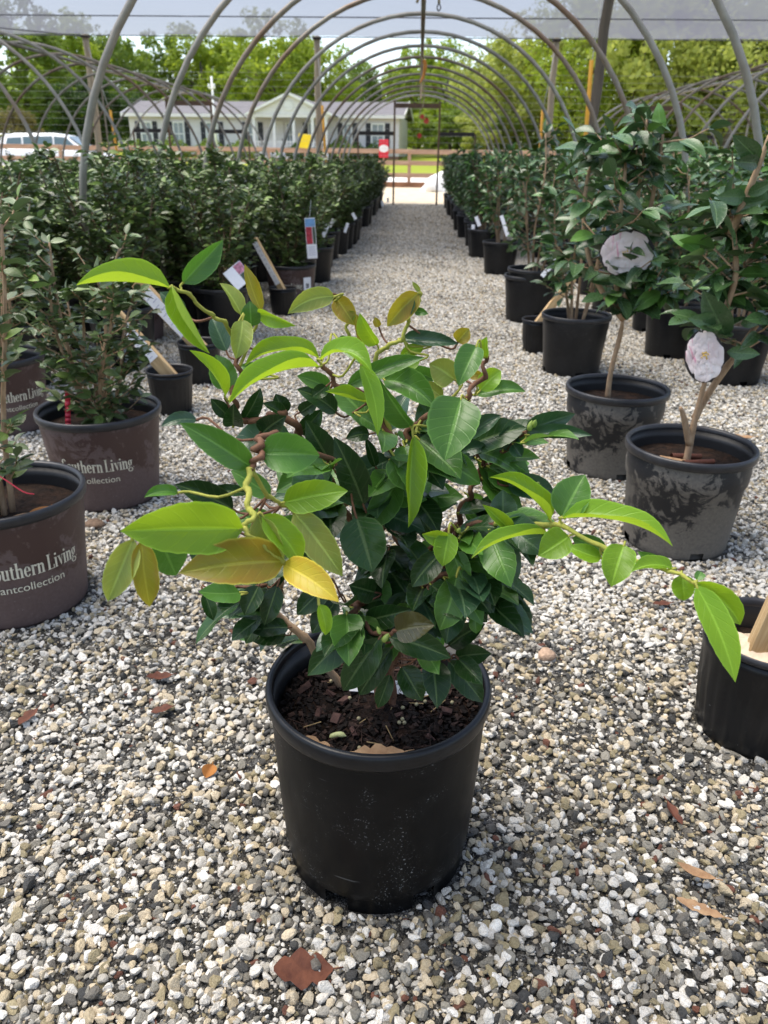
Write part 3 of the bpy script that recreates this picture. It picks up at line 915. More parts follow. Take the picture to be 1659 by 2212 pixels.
# ------------------------------------------------------------------ trees
def tree_variant(seed, cr, ch, n_cl, per, size, droop=0.0):
    rng = np.random.default_rng(seed)
    P, D = [], []
    lobes = rng.normal(size=(7, 3)); lobes /= np.linalg.norm(lobes, axis=1)[:, None]
    cents = []
    while len(cents) < n_cl:
        d = rng.normal(size=3); d /= np.linalg.norm(d)
        rr = rng.uniform(.25, 1.0)**.55
        k = 1 + .25*max(0, (lobes @ d).max()-.6)*2 - .18*rng.random()
        cents.append(d*rr*k)
    for c in cents:
        sc = rng.uniform(.13, .26)
        d = rng.normal(size=(per, 3)); d /= np.linalg.norm(d, axis=1)[:, None]
        q = c + d*(rng.uniform(.3, 1, per)**.6)[:, None]*sc*np.array([1, 1, .75])
        if droop: q[:, 2] -= droop*rng.uniform(0, 1, per)**2*.3
        P.append(q); D.append(d*.7 + c*.8)
    P = np.concatenate(P); D = np.concatenate(D)
    D /= np.linalg.norm(D, axis=1)[:, None]
    P = P*np.array([cr, cr, ch/2]) + np.array([0, 0, ch*.62])
    v, f, r = quads(rng, P, D, size)
    # light and dark clumps
    r = np.clip(r*.6 + .4*np.repeat(rng.uniform(0, 1, n_cl), per), 0, 1)
    return v, f, r
def trunk_mesh(seed, h, r):
    rg = random.Random(seed)
    b = MB()
    b.tube([(0, 0, -.3), (.1, 0, h*.25), (rg.uniform(-.2, .2), .1, h*.5), (rg.uniform(-.4, .4), 0, h*.85)], [r, r*.8, r*.6, r*.2], 8)
    for i in range(7):
        z = h*rg.uniform(.25, .7); a = rg.uniform(0, 2*PI); l = h*rg.uniform(.18, .34)
        b.tube([(0.05, 0, z), (l*.5*math.cos(a), l*.5*math.sin(a), z+l*.35), (l*math.cos(a), l*math.sin(a), z+l*.6)], [r*.4, r*.25, r*.08], 6)
    return b.mesh('trunk', M_BARKT, True)
tv = [tree_variant(1, 3.6, 8.5, 95, 85, .17), tree_variant(2, 3.2, 9.0, 90, 85, .16), tree_variant(3, 4.0, 8.0, 100, 85, .17), tree_variant(4, 3.4, 9.0, 110, 90, .12, 1.0)]
crowns = {}
def crown(i, m):
    if (i, m) not in crowns: crowns[(i, m)] = np_mesh('crown', *tv[i], TM[m])
    return crowns[(i, m)]
trunks = [trunk_mesh(i, 8.5, .28) for i in range(3)]
rg = random.Random(21)
MLAB = ['bright yellow-green leafy tree', 'mid-green leafy tree', 'dark green dense tree', 'pale willowy tree', 'brownish bush']
def tree(px, top, Y, wpx, v, m, where, bushy=False):
    q = aty(px, top, Y)
    h = q.z - zg(Y)
    wid = wpx/FPX*Y*.9
    e = empty('bush' if bushy else 'tree', (q.x, Y, zg(Y)), rg.uniform(0, 6.28))
    cr, ch = {0: (3.6, 8.5), 1: (3.2, 9.0), 2: (4.0, 8.0), 3: (3.4, 9.0)}[v]
    sz = h/(ch*1.13)
    sx = wid/2/(cr*1.1)
    e.scale = (sx, sx, sz)
    tag(e, (MLAB[m] + ' ' + where), 'bush' if bushy else 'tree', 'trees behind the yard')
    o = link('crown', crown(v, m), e)
    if bushy: o.location.z = -ch*.10
    link('trunk', trunks[rg.randrange(3)], e)
T = [(20, -15, 62, 260, 0, 1), (120, 15, 72, 230, 1, 0), (215, 34, 78, 200, 2, 1), (355, 60, 84, 190, 0, 1), (425, 50, 82, 180, 1, 0), (500, 44, 86, 180, 2, 0),
     (590, 26, 66, 250, 0, 0), (668, 50, 70, 190, 2, 0), (770, 128, 88, 150, 1, 1), (830, 132, 92, 140, 2, 1), (900, 92, 84, 130, 0, 0), (965, 84, 80, 150, 1, 0), (1050, 104, 72, 170, 2, 3)]
for a, wh in zip(T, ['far left of the house, above the brownish bush', 'behind the pale post by the parked car', 'left of the house behind the dense dark trees', 'above the left end of the house roof', 'left of the utility pole behind the roof', 'right of the utility pole behind the roof', 'tallest behind the left slope of the porch', 'right behind the porch gable', 'behind the roof right of the porch post', 'low behind the right half of the roof', 'above the right end of the house roof', 'framed by the tunnel arch beside the house', 'in the gap right of the tunnel door frame']): tree(*a, wh)
T = [(1105, 60, 60, 210, 3, 3), (1200, 10, 54, 260, 0, 3), (1300, -70, 50, 300, 3, 0), (1420, -120, 48, 340, 2, 3), (1540, -90, 52, 320, 0, 0), (1640, -120, 47, 330, 3, 3), (1760, -60, 50, 320, 2, 0)]
for a, wh in zip(T, ['just left of the right pale post', 'between the pale post and dark post', 'right behind the dark round post', 'right of the dark post, second beyond it', 'over the start of the right-hand tunnel', 'over the middle of the right-hand tunnel', 'over the near part of the right-hand tunnel']): tree(*a, wh)
T = [(180, 158, 60, 190, 1, 2), (275, 190, 64, 130, 2, 2), (95, 190, 61, 140, 0, 1)]
for a, wh in zip(T, ['right behind the bonnet of the parked car', 'between parked car and house', 'right behind the tail of the parked car']): tree(*a, wh)
for a in [(15, 205, 52, 130, 2, 4), (340, 205, 62, 90, 0, 0)]: tree(*a, 'beside the end of the house', True)
for i, a in enumerate([(905, 232, 62, 130, 0, 0), (975, 225, 58, 150, 1, 1), (1060, 218, 56, 170, 2, 3), (1150, 210, 55, 180, 0, 1), (1240, 205, 53, 190, 1, 0), (1340, 200, 52, 200, 2, 3), (1450, 195, 51, 210, 0, 1), (1560, 190, 50, 210, 1, 0), (1660, 190, 50, 210, 2, 3)]):
    tree(*a, 'in the hedge beyond the fence, ' + ORD[i] + ' from the house', True)
# the wood far behind, one dark mass
rng = np.random.default_rng(9)
n = 26000
x = rng.uniform(-75, 75, n); top = 7.0 + 1.6*np.sin(x*.21) + 1.1*np.sin(x*.53+1) + .8*np.sin(x*1.3)
z = rng.uniform(0, 1, n)**.8*top
P = np.stack([x, 104+rng.normal(size=n)*2.0, 2.2+z], 1)
D = rng.normal(size=(n, 3)); D[:, 1] -= .8; D /= np.linalg.norm(D, axis=1)[:, None]
tag(link('far_wood', np_mesh('far_wood', *quads(rng, P, D, .42), TM[1])), 'distant green wood closing the view behind the trees', 'wood', kind='stuff')

# ------------------------------------------------------------------ pots
POTS = []                                    # (x, y, r) kept free of gravel
def pot_parts(kind):
    """meshes of one kind of pot: body, rim, soil; soil height and inner radius"""
    n = 48
    b, rm = MB(), MB()
    if kind in 'BD':
        rt, rb, h = .177, .153, .32
    elif kind == 'W':
        rt, rb, h = .190, .164, .315
    elif kind == 'S':
        rt, rb, h = .100, .082, .20
    t = .004
    prof = [(0, .022), (rb-.02, .022), (rb-.014, .004), (rb-.003, .004), (rb, .012), (rb+.001, .03)]
    if kind == 'D':
        prof += [(lerp(rb, rt, .75)-.002, h-.105), (lerp(rb, rt, .78)+.003, h-.098), (lerp(rb, rt, .9)+.003, h-.062), (rt-.001, h-.055), (rt, h-.02)]
    elif kind == 'S':
        prof += [(lerp(rb, rt, .5), h*.5), (lerp(rb, rt, .86), h-.035), (rt-.001, h-.030), (rt, h-.008)]
    else:
        prof += [(lerp(rb, rt, .5), h*.5), (rt-.001, h-.05), (rt, h-.024)]
    nb = len(prof)
    zs = h*.80 if kind != 'S' else h*.72
    ri = lerp(rb, rt, zs/h)-.004
    prof += [(rt-t, h-.012), (rt-t-.001, h-.04), (ri, zs-.02)]
    mis = [0]*(nb-1) + [0, 1, 1]
    mod = None
    if kind == 'S':
        n = 72
        mod = lambda r, z, a, j: r*(1 + (.034*max(0, math.cos(24*a)) if .01 < z < h-.04 and j < nb else 0))
    skip = None
    if kind in 'BD':
        skip = lambda j, k: j in (3, 4) and (k % 12) in (0, 1)
    b.lathe(prof, n, mod=mod, mis=mis, skip=skip)
    lip = .010 if kind != 'S' else .004
    hh = .026 if kind != 'S' else .012
    rm.lathe([(rt-.002, h-hh), (rt+lip*.8, h-hh+.001), (rt+lip, h-hh*.6), (rt+lip, h-.005), (rt+lip*.7, h), (rt+.001, h+.0005), (rt-t-.001, h-.004), (rt-t-.0005, h-.014)], n)
    so = MB()
    rings = [0, .25, .5, .72, .88, 1.0]
    rg = random.Random(ord(kind))
    so.lathe([(max(.0005, ri*q), zs+.004*math.sin(q*9)+rg.uniform(-.003, .003)) for q in rings], 24, mod=lambda r, z, a, j: r*(1+.02*math.sin(5*a+j)))
    so.v = [(x, y, z+.006*math.sin(x*90+1)*math.sin(y*80)) if math.hypot(x, y) < ri*.95 else (x, y, z) for x, y, z in so.v]
    mats = {'B': M_POTB, 'D': M_POTD, 'W': M_POTW, 'S': M_POTB}[kind]
    rmm = M_POTI if kind == 'W' else mats
    return dict(pot=b.mesh('pot', [mats, M_POTI], True), rim=rm.mesh('rim', plain('rim_'+kind, (.018, .018, .021), .38, .4, .3, 40), True), soil=so.mesh('soil', M_SOIL, True), zs=zs, ri=ri, rt=rt, rb=rb, h=h)
PK = {k: pot_parts(k) for k in 'BDWS'}
def add_pot(root, kind, soil=True, free=True):
    K = PK[kind]
    p = link('pot', K['pot'], root)
    link('rim', K['rim'], p)
    if soil: link('soil', K['soil'], root)
    if free: POTS.append((root.location.x, root.location.y, K['rb']))
    return p

# ------------------------------------------------------------------ lettering
def glyph(ch):
    q = []
    def rect(x0, y0, x1, y1): q.append([(x0, y0), (x1, y0), (x1, y1), (x0, y1)])
    def arc(cx, cy, rx, ry, a0, a1, T, t, n=10):
        for i in range(n):
            A, B = R(lerp(a0, a1, i/n)), R(lerp(a0, a1, (i+1)/n))
            q.append([(cx+rx*math.cos(A), cy+ry*math.sin(A)), (cx+rx*math.cos(B), cy+ry*math.sin(B)), (cx+(rx-T)*math.cos(B), cy+(ry-t)*math.sin(B)), (cx+(rx-T)*math.cos(A), cy+(ry-t)*math.sin(A))])
    T, t, xh, cap = .088, .032, .50, .76
    def stem(x, y0, y1, foot=True, head=True):
        rect(x, y0, x+T, y1)
        if foot: rect(x-.03, y0, x, y0+t); rect(x+T, y0, x+T+.03, y0+t)
        if head: rect(x-.035, y1-t, x, y1)
    if ch == 'o': arc(.145, .25, .145, .26, 0, 360, .095, .035, 18); w = .30
    elif ch == 'u': stem(.03, .08, xh, False); stem(.20, 0, xh, False); rect(.288, 0, .32, t); arc(.13, .14, .10, .15, 180, 330, .088, .04, 8); w = .325
    elif ch == 't': stem(.05, .09, .62, False, False); rect(0, xh-t, .2, xh); arc(.16, .10, .11, .11, 180, 320, .088, .035, 6); w = .225
    elif ch == 'h': stem(.03, 0, cap); stem(.20, 0, .36, True, False); arc(.19, .34, .098, .16, 0, 150, .088, .05, 8); w = .335
    elif ch == 'n': stem(.03, 0, xh); stem(.20, 0, .36, True, False); arc(.19, .34, .098, .16, 0, 150, .088, .05, 8); w = .335
    elif ch == 'e': arc(.14, .25, .14, .26, 8, 325, .092, .035, 16); rect(.06, .25, .275, .285); w = .295
    elif ch == 'r': stem(.03, 0, xh); arc(.17, .36, .08, .14, 30, 140, .06, .06, 6); rect(.18, .40, .245, .48); w = .25
    elif ch == 'i': stem(.03, 0, xh); arc(.074, .66, .05, .055, 0, 360, .05, .055, 10); w = .165
    elif ch == 'v': q.append([(.02, xh), (.115, xh), (.195, .10), (.15, 0)]); q.append([(.15, 0), (.17, .1), (.27, xh), (.235, xh)]); rect(-.01, xh-t, .15, xh); rect(.2, xh-t, .30, xh); w = .29
    elif ch == 'g': arc(.13, .33, .12, .17, 0, 360, .08, .033, 16); arc(.13, -.09, .15, .13, 0, 360, .06, .035, 16); arc(.12, .10, .10, .07, 90, 250, .05, .04, 6); rect(.2, .44, .28, .49); w = .29
    elif ch == 'L': stem(.04, 0, cap, True, True); rect(.128, cap-t, .17, cap); rect(.128, 0, .32, t); rect(.285, 0, .32, .2); w = .345
    elif ch == 'S': arc(.165, .56, .15, .21, 25, 265, .09, .036, 12); arc(.165, .20, .16, .21, -155, 85, .09, .036, 12); w = .345
    elif ch == '.': rect(.02, 0, .06, .04); w = .08
    else: w = .10
    return q, w
def serif_text(s):
    x, out = 0, []
    for ch in s:
        q, w_ = glyph(ch)
        out += [[(px+x, py) for px, py in poly] for poly in q]
        x += w_
    return out, x
def font_mesh(body, size):
    cu = bpy.data.curves.new('t', 'FONT'); cu.body = body; cu.size = size
    ob = bpy.data.objects.new('t', cu); COL.objects.link(ob)
    dg = bpy.context.evaluated_depsgraph_get()
    me = bpy.data.meshes.new_from_object(ob.evaluated_get(dg))
    v = [tuple(p.co[:2]) for p in me.vertices]; f = [tuple(p.vertices) for p in me.polygons]
    bpy.data.objects.remove(ob); bpy.data.meshes.remove(me); bpy.data.curves.remove(cu)
    return v, f
def pot_lettering(pot, K, ang):
    def wrap(x, z):
        r = lerp(K['rb'], K['rt'], z/K['h'])+.0032
        a = ang + x/r
        return (r*math.cos(a), r*math.sin(a), z)
    b = MB()
    polys, w_ = serif_text('Southern Living.')
    s = .056
    for p in polys:
        b.add([wrap((x-w_/2)*s, .150+y*s) for x, y in p], [(0, 1, 2, 3)])
    b.build('lettering', M_PRINT, pot)
    v, f = font_mesh('plantcollection', .030)
    xm = max(p[0] for p in v)
    b = MB(); b.add([wrap(x-.112, .112+y) for x, y in v], f)
    b.build('small_lettering', M_PRINT, pot)

# ------------------------------------------------------------------ plants
def leaf_template(nr, nc, ratio, fold, curl, wave=.0, seed=0):
    """unit leaf along +x, face +z; returns verts, faces, uv"""
    rg = random.Random(seed)
    prof = [(0, .05), (.06, .30), (.16, .66), (.32, .95), (.46, 1.0), (.6, .94), (.75, .74), (.87, .46), (.95, .20), (1, .015)]
    vs, uv, fs = [], [], []
    ph = rg.uniform(0, 6)
    for i in range(nr):
        t = i/(nr-1)
        wv = np.interp(t, [p[0] for p in prof], [p[1] for p in prof])*ratio/2
        for j in range(nc):
            u = 2*j/(nc-1)-1
            z = wv*abs(u)*math.sin(fold) - curl*t*t + wave*abs(u)*math.sin(t*9+ph+(1 if u > 0 else 0))*ratio*.5
            vs.append((t*(1-.1*abs(curl)*t), wv*u*math.cos(fold), z)); uv.append(((u+1)/2, t))
    for i in range(nr-1):
        for j in range(nc-1):
            fs.append((i*nc+j, (i+1)*nc+j, (i+1)*nc+j+1, i*nc+j+1))
    return vs, fs, uv
def leaf_mesh(name, mat, *a, **k):
    v, f, u = leaf_template(*a, **k)
    b = MB(); b.add(v, f, 0, u)
    return b.mesh(name, mat, True)

def vec(a): return Vector(a)
def rdir(rg): 
    v = Vector((rg.gauss(0, 1), rg.gauss(0, 1), rg.gauss(0, 1)))
    return v.normalized()
def twigs_and_leaves(stems, rg, t0, ntw, twl, nlf, ll, up=.45, droop=.1, tipleaf=4, center=None, axz=None):
    """stems: lists of points. returns twig polylines and leaves (pos, dir, normal, length)"""
    tw, lv = [], []
    for st in stems:
        sp = smooth_path(st, 4)
        m = len(sp)
        for i in range(ntw):
            t = lerp(t0, 1.0, (i+rg.random())/ntw)
            k = min(m-2, int(t*(m-1)))
            p = sp[k].lerp(sp[k+1], t*(m-1)-k)
            out = rdir(rg); out.z = 0
            if center is not None:
                c = p-center; c.z = 0
                if c.length > .01: out += c.normalized()*.9
            d = (out.normalized() + Vector((0, 0, up+rg.uniform(-.2, .5)))).normalized()
            l = twl*rg.uniform(.55, 1.25)*(1-.35*t)
            q = [p, p+d*l*.5+rdir(rg)*l*.06, p+(d+Vector((0, 0, .15))).normalized()*l]
            tw.append(q)
            for j in range(nlf):
                s = (j+.6)/nlf
                pos = q[0].lerp(q[1], s*2) if s < .5 else q[1].lerp(q[2], s*2-1)
                side = d.cross(Vector((0, 0, 1))).normalized()*(1 if j % 2 else -1)
                ld = (d*.55 + side*.85 + rdir(rg)*.45 + Vector((0, 0, -droop))).normalized()
                nn = (Vector((0, 0, 1)) + rdir(rg)*.65)
                lv.append((pos, ld, nn, ll*rg.uniform(.65, 1.15)))
            lv.append((q[2], (d+rdir(rg)*.4).normalized(), Vector((0, 0, 1))+rdir(rg)*.7, ll*rg.uniform(.7, 1.0)))
        for j in range(tipleaf):
            ld = (Vector((0, 0, .7)) + rdir(rg)).normalized()
            lv.append((sp[-1], ld, rdir(rg)+Vector((0, 0, .5)), ll*rg.uniform(.7, 1.05)))
    return tw, lv
def leaf_matrix(pos, d, nn, l):
    n = nn - d*nn.dot(d)
    n = n.normalized() if n.length > 1e-4 else d.orthogonal().normalized()
    s = n.cross(d)
    return Matrix(((d.x*l, s.x*l, n.x*l, pos.x), (d.y*l, s.y*l, n.y*l, pos.y), (d.z*l, s.z*l, n.z*l, pos.z), (0, 0, 0, 1)))
def foliage_mesh(lv, temp, mat, rg, keep=None, fresh=None, fresh_mat=None):
    """all leaves joined"""
    V, F, U, RN, MI = [], [], [], [], []
    for i, (p, d, nn, l) in enumerate(lv):
        tv_, tf, tu = temp[i % len(temp)]
        A = np.array(leaf_matrix(p, d, nn, l))
        v = np.array(tv_) @ A[:3, :3].T + A[:3, 3]
        b0 = sum(len(x) for x in V) if False else len(U)
        V.append(v); U += tu
        F += [tuple(b0+k for k in f) for f in tf]
        r = rg.random()
        RN += [r]*len(tf)
        MI += [1 if (fresh and rg.random() < fresh) else 0]*len(tf)
    me = bpy.data.meshes.new('foliage')
    me.from_pydata(np.concatenate(V).tolist(), [], F)
    me.materials.append(mat)
    if fresh: me.materials.append(fresh_mat); me.polygons.foreach_set('material_index', MI)
    at = me.attributes.new('rnd', 'FLOAT', 'FACE'); at.data.foreach_set('value', np.array(RN, dtype=np.float32))
    ul = me.uv_layers.new(name='uv')
    ix = np.empty(len(me.loops), dtype=np.int32); me.loops.foreach_get('vertex_index', ix)
    ul.data.foreach_set('uv', np.array(U, dtype=np.float32)[ix].ravel())
    me.polygons.foreach_set('use_smooth', [True]*len(F))
    return me
def stems_mesh(stems, tw, r0, r1, mat, rt=.0022):
    b = MB()
    for st in stems:
        sp = smooth_path(st, 4)
        b.tube(sp, [lerp(r0, r1, i/(len(sp)-1)) for i in range(len(sp))], 7)
    for q in tw:
        b.tube(q, [rt*1.2, rt, rt*.7], 4, cap=False)
    return b.mesh('branches', mat, True)
T_SAS = [leaf_template(4, 3, .52, .35, .12, seed=1), leaf_template(4, 3, .56, .5, .05, seed=2), leaf_template(4, 3, .5, .2, .2, seed=3)]
T_JAP = [leaf_template(5, 3, .50, .35, .22, seed=4), leaf_template(5, 3, .54, .55, .12, seed=5), leaf_template(5, 3, .48, .25, .34, seed=6)]
def gen_sas(seed, h=.70, spread=.24, nst=9, ntw=22, nlf=11, ll=.054, twl=.16):
    rg = random.Random(seed)
    stems = []
    zs = PK['B']['zs']
    for i in range(nst):
        a = 2*PI*i/nst + rg.uniform(-.4, .4); rr = spread*rg.uniform(.35, 1.1)
        b0 = Vector((.02*math.cos(a), .02*math.sin(a), zs-.02))
        e_ = Vector((rr*math.cos(a), rr*math.sin(a), zs+h*(rg.uniform(.66, .98) if i % 4 else rg.uniform(1.0, 1.2))))
        stems.append([b0, b0.lerp(e_, .33)+Vector((rg.uniform(-.03, .03), rg.uniform(-.03, .03), .03)), b0.lerp(e_, .7)+Vector((rg.uniform(-.03, .03), rg.uniform(-.03, .03), .02)), e_])
    tw, lv = twigs_and_leaves(stems, rg, .06, ntw, twl, nlf, ll, center=Vector((0, 0, 0)))
    return stems, tw, lv, rg
def gen_jap(seed, h=.85, spread=.20, nst=5, ntw=13, nlf=5, ll=.090, t0=.2, fan=.03):
    rg = random.Random(seed)
    stems = []
    zs = PK['B']['zs']
    for i in range(nst):
        a = 2*PI*i/nst + rg.uniform(-.5, .5); rr = spread*rg.uniform(.4, 1.1)
        b0 = Vector((fan*math.cos(a), fan*math.sin(a), zs-.02))
        e_ = Vector((rr*math.cos(a), rr*math.sin(a), zs+h*rg.uniform(.7, 1.03)))
        stems.append([b0, b0.lerp(e_, .35)+rdir(rg)*.02, b0.lerp(e_, .7)+rdir(rg)*.03, e_])
    tw, lv = twigs_and_leaves(stems, rg, t0, ntw, .16, nlf, ll, up=.35, droop=.25, tipleaf=5, center=Vector((0, 0, 0)))
    return stems, tw, lv, rg
SAS = []
for sdd in range(5):
    st, tw, lv, rg = gen_sas(100+sdd)
    SAS.append((stems_mesh(st, tw, .006, .0025, M_BUSHW), foliage_mesh(lv, T_SAS, M_SAS, rg, fresh=.34, fresh_mat=M_SAS2)))
JAP = []
for sdd in range(4):
    st, tw, lv, rg = gen_jap(200+sdd)
    JAP.append((stems_mesh(st, tw, .008, .003, M_TAN, .003), foliage_mesh(lv, T_JAP, M_JAP, rg, fresh=.3, fresh_mat=M_JAP2)))
def potted(name, x, y, kind, meshes, label, group, rg, s=1.0, sz=1.0, z=0.0):
    e = empty(name, (x, y, z), rg.uniform(0, 6.28))
    tag(e, label, 'potted plant', group)
    p = add_pot(e, kind)
    br = link('branches', meshes[0], e); fo = link('foliage', meshes[1], e)
    fo['kind'] = 'stuff'
    zs = PK[kind]['zs']; z0 = PK['B']['zs']
    for o in (br, fo):
        o.scale = (s, s, sz); o.location.z = zs - z0*sz
    return e, p

# left-hand bed: small-leaved camellias, row by row
rg = random.Random(77)
rows = [(-1.02, 6.95, 20.3, .58, 'lining the left edge of the gravel path'), (-1.55, 5.25, 17.5, .56, 'inside the left-hand bed'), (-2.12, 4.55, 15, .56, 'inside the left-hand bed'),
        (-2.70, 4.75, 14, .58, 'inside the left-hand bed'), (-3.3, 6.0, 14, .60, 'inside the left-hand bed'), (-4.0, 7.5, 14.5, .65, 'inside the left-hand bed'), (-4.8, 9.3, 14.5, .7, 'inside the left-hand bed'), (-5.6, 11, 14.8, .75, 'inside the left-hand bed')]
for ri_, (x, y0, y1, st, wh) in enumerate(rows):
    y = y0; cn = -1
    while y < y1:
        cn += 1
        lb_ = ('dense small-leaved camellia at the path edge, %s beyond the brown lettered pot' % ORD[cn]) if ri_ == 0 else ('dense small-leaved camellia in a black pot, %s row from the path, %s from gravel end' % (ORD[ri_], ORD[cn]))
        v = SAS[rg.randrange(5)]
        potted('potted_camellia', x+rg.uniform(-.06, .06), y+rg.uniform(-.05, .05), 'B', v, lb_, 'camellias of the left-hand bed ' + ('edge' if x > -1.1 else 'inside'), rg, rg.uniform(.9, 1.16), rg.uniform(.80, .96))
        y += st
# right-hand rows: large-leaved camellias
rows2 = [(.80, 9.75, 20.3, .62, 'lining the right edge of the path'), (1.60, 6.3, 16, .72, 'in the second right-hand row'), (2.25, 3.75, 13, .75, 'in the third right-hand row'), (2.9, 4.9, 12, .8, 'in the third right-hand row')]
for ri_, (x, y0, y1, st, wh) in enumerate(rows2):
    y = y0; cn = -1
    while y < y1:
        cn += 1
        lb_ = ('glossy camellia at the path edge, %s beyond the two with white tags' % ORD[cn]) if ri_ == 0 else ('glossy large-leaved camellia in a black pot, right-hand bed, %s row from path, %s in line' % (ORD[ri_], ORD[cn]))
        v = JAP[rg.randrange(4)]
        sc = 1.06 if x > 1 else 1.04
        potted('potted_camellia', x+rg.uniform(-.05, .05), y+rg.uniform(-.06, .06), 'B', v, lb_, 'large camellias ' + wh, rg, rg.uniform(.92, 1.1), sc*rg.uniform(.9, 1.08))
        y += st

# ---- named plants with their leaves one by one
SASL = [leaf_mesh('leaf', M_SAS, 5, 3, .56, .3+.1*i, .08+.06*i, seed=20+i) for i in range(3)] + [leaf_mesh('leaf', M_SAS2, 5, 3, .54, .3, .1, seed=30)]
JAPL = [leaf_mesh('leaf', M_JAP, 7, 3, .50, .25+.12*i, .14+.08*i, .05, seed=40+i) for i in range(4)] + [leaf_mesh('leaf', M_JAP2, 7, 3, .52, .3, .2, .05, seed=50)]
def near_plant(name, loc, kind, stems, tw, lv, leafset, label, rg, r0, r1, cat='potted plant', mat=M_TAN, z=0.0, limit=290, rt=.0022):
    """stems and leaves in the plant's own frame"""
    e = empty(name, (loc[0], loc[1], z)); tag(e, label, cat)
    p = add_pot(e, kind)
    for st in stems:
        sp = smooth_path(st, 4)
        b = MB(); b.tube(sp, [lerp(r0, r1, i/(len(sp)-1)) for i in range(len(sp))], 8)
        o = b.build('stem', mat, e, True)
    b = MB()
    for q in tw: b.tube(q, [rt*1.3, rt, rt*.7], 5, cap=False)
    o = b.build('twigs', mat, e, True); o['kind'] = 'stuff'
    cm = Vector((CAM.x-loc[0], CAM.y-loc[1], CAM.z))
    lv = sorted(lv, key=lambda t: (t[0]-cm).length)
    for (pp, d, nn, l) in lv[:limit]:
        link('leaf', leafset[rg.randrange(len(leafset)) if rg.random() < .75 else 0], e, mat=leaf_matrix(pp, d, nn, l))
    if len(lv) > limit:
        o = link('foliage', foliage_mesh(lv[limit:], T_SAS if leafset is SASL else T_JAP, M_SAS if leafset is SASL else M_JAP, rg), e); o['kind'] = 'stuff'
    return e, p
def facing(x, y, extra=0.0):                 # angle on a pot that looks at the camera
    return math.atan2(-y, -x) + R(extra)

# L1, L2, L3: brown pots with lettering
rg = random.Random(5)
def sas_near(loc, label, seed, h, spread, nst, ntw, nlf, limit, ll=.047, txt=0, kind='W', center=None):
    st, tw, lv, r_ = gen_sas(seed, h, spread, nst, ntw, nlf, ll, .12)
    dz = PK[kind]['zs']-PK['B']['zs']
    sh = Vector((0, 0, dz))
    st = [[p+sh for p in s] for s in st]; tw = [[p+sh for p in s] for s in tw]; lv = [(p+sh, d, n, l) for p, d, n, l in lv]
    e, p = near_plant('potted_camellia', loc, kind, st, tw, lv, SASL, label, r_, .008, .003, limit=limit)
    if kind == 'W': pot_lettering(p, PK['W'], facing(loc[0], loc[1], txt))
    return e, p
L1 = (-1.015, 1.715); L2 = (-1.035, 2.41)
e1, p1 = sas_near(L1, 'slender small-leaved camellia in the brown lettered pot cut by the picture edge', 301, .62, .14, 4, 9, 6, 290, txt=14)
e2, p2 = sas_near(L2, 'bushy dark camellia in a dusty brown lettered pot with a red ribbon', 302, .50, .17, 8, 15, 8, 295, ll=.050, txt=-10)
e3, p3 = sas_near((-1.74, 3.10), 'small-leaved camellia in the brown lettered pot behind the bushy one', 303, .66, .2, 6, 12, 8, 200, txt=25)
potted('potted_camellia', -2.0, 3.75, 'B', SAS[1], 'small-leaved camellia right behind the brown lettered pots', 'camellias at the front of the left-hand bed', rg, 1.15, .98)
potted('potted_camellia', -1.62, 4.25, 'B', SAS[3], 'small-leaved camellia at the bed front behind the leaning stakes', 'camellias at the front of the left-hand bed', rg, 1.1, 1.0)
potted('potted_camellia', -2.45, 3.85, 'B', SAS[2], 'small-leaved camellia at the bed front by the outermost hoop leg', 'camellias at the front of the left-hand bed', rg, 1.15, .96)
q = onz(300, 690, .05)
potted('potted_camellia', -1.78, 4.9, 'W', SAS[0], 'small-leaved camellia in a plain-sided brown pot behind the leaning stakes', None, rg, 1.05, 1.0)
e4, p4 = potted('potted_camellia', -1.24, 5.0, 'B', SAS[4], 'small-leaved camellia in a black pot with a pink flower card', None, rg, 1.1, 1.02)
e5, p5 = potted('potted_camellia', -.98, 6.22, 'W', SAS[2], 'dense camellia in a brown lettered pot with a red and blue hang tag', None, rg, 1.05, 1.04)
e5.rotation_euler = (0, 0, 0)
pot_lettering(p5, PK['W'], facing(-.98, 6.22, -8))

# ribbon, cards, tags
b = MB()
pts = smooth_path([(0, 0, .13), (-.005, -.012, .06), (-.012, -.02, 0), (-.03, -.03, -.03)])
for i in range(len(pts)-1):
    for s in (1,):
        w_ = .008
        b.add([pts[i]+Vector((-w_, 0, 0)), pts[i]+Vector((w_, .004, 0)), pts[i+1]+Vector((w_, .004, 0)), pts[i+1]+Vector((-w_, 0, 0)),
               pts[i]+Vector((-w_, .0015, 0)), pts[i]+Vector((w_, .0055, 0)), pts[i+1]+Vector((w_, .0055, 0)), pts[i+1]+Vector((-w_, .0015, 0))], [(0, 1, 2, 3), (7, 6, 5, 4), (0, 4, 5, 1), (2, 6, 7, 3), (1, 5, 6, 2), (0, 3, 7, 4)])
q = aty(145, 845, 2.34)
tag(b.build('plastic_ribbon', M_REDT, None, True, (q.x, q.y, q.z-.13)), 'red plastic ribbon hanging over the rim of a brown pot', 'ribbon')
b = MB(); q = aty(5, 1040, 1.62)
b.tube(smooth_path([(-.06, .02, .03), (0, 0, .01), (.05, -.01, -.02), (.07, 0, -.03)]), .0016, 5)
tag(b.build('red_twine', M_REDT, None, True, q), 'thin red twine lying over the soil of the front brown pot', 'twine')

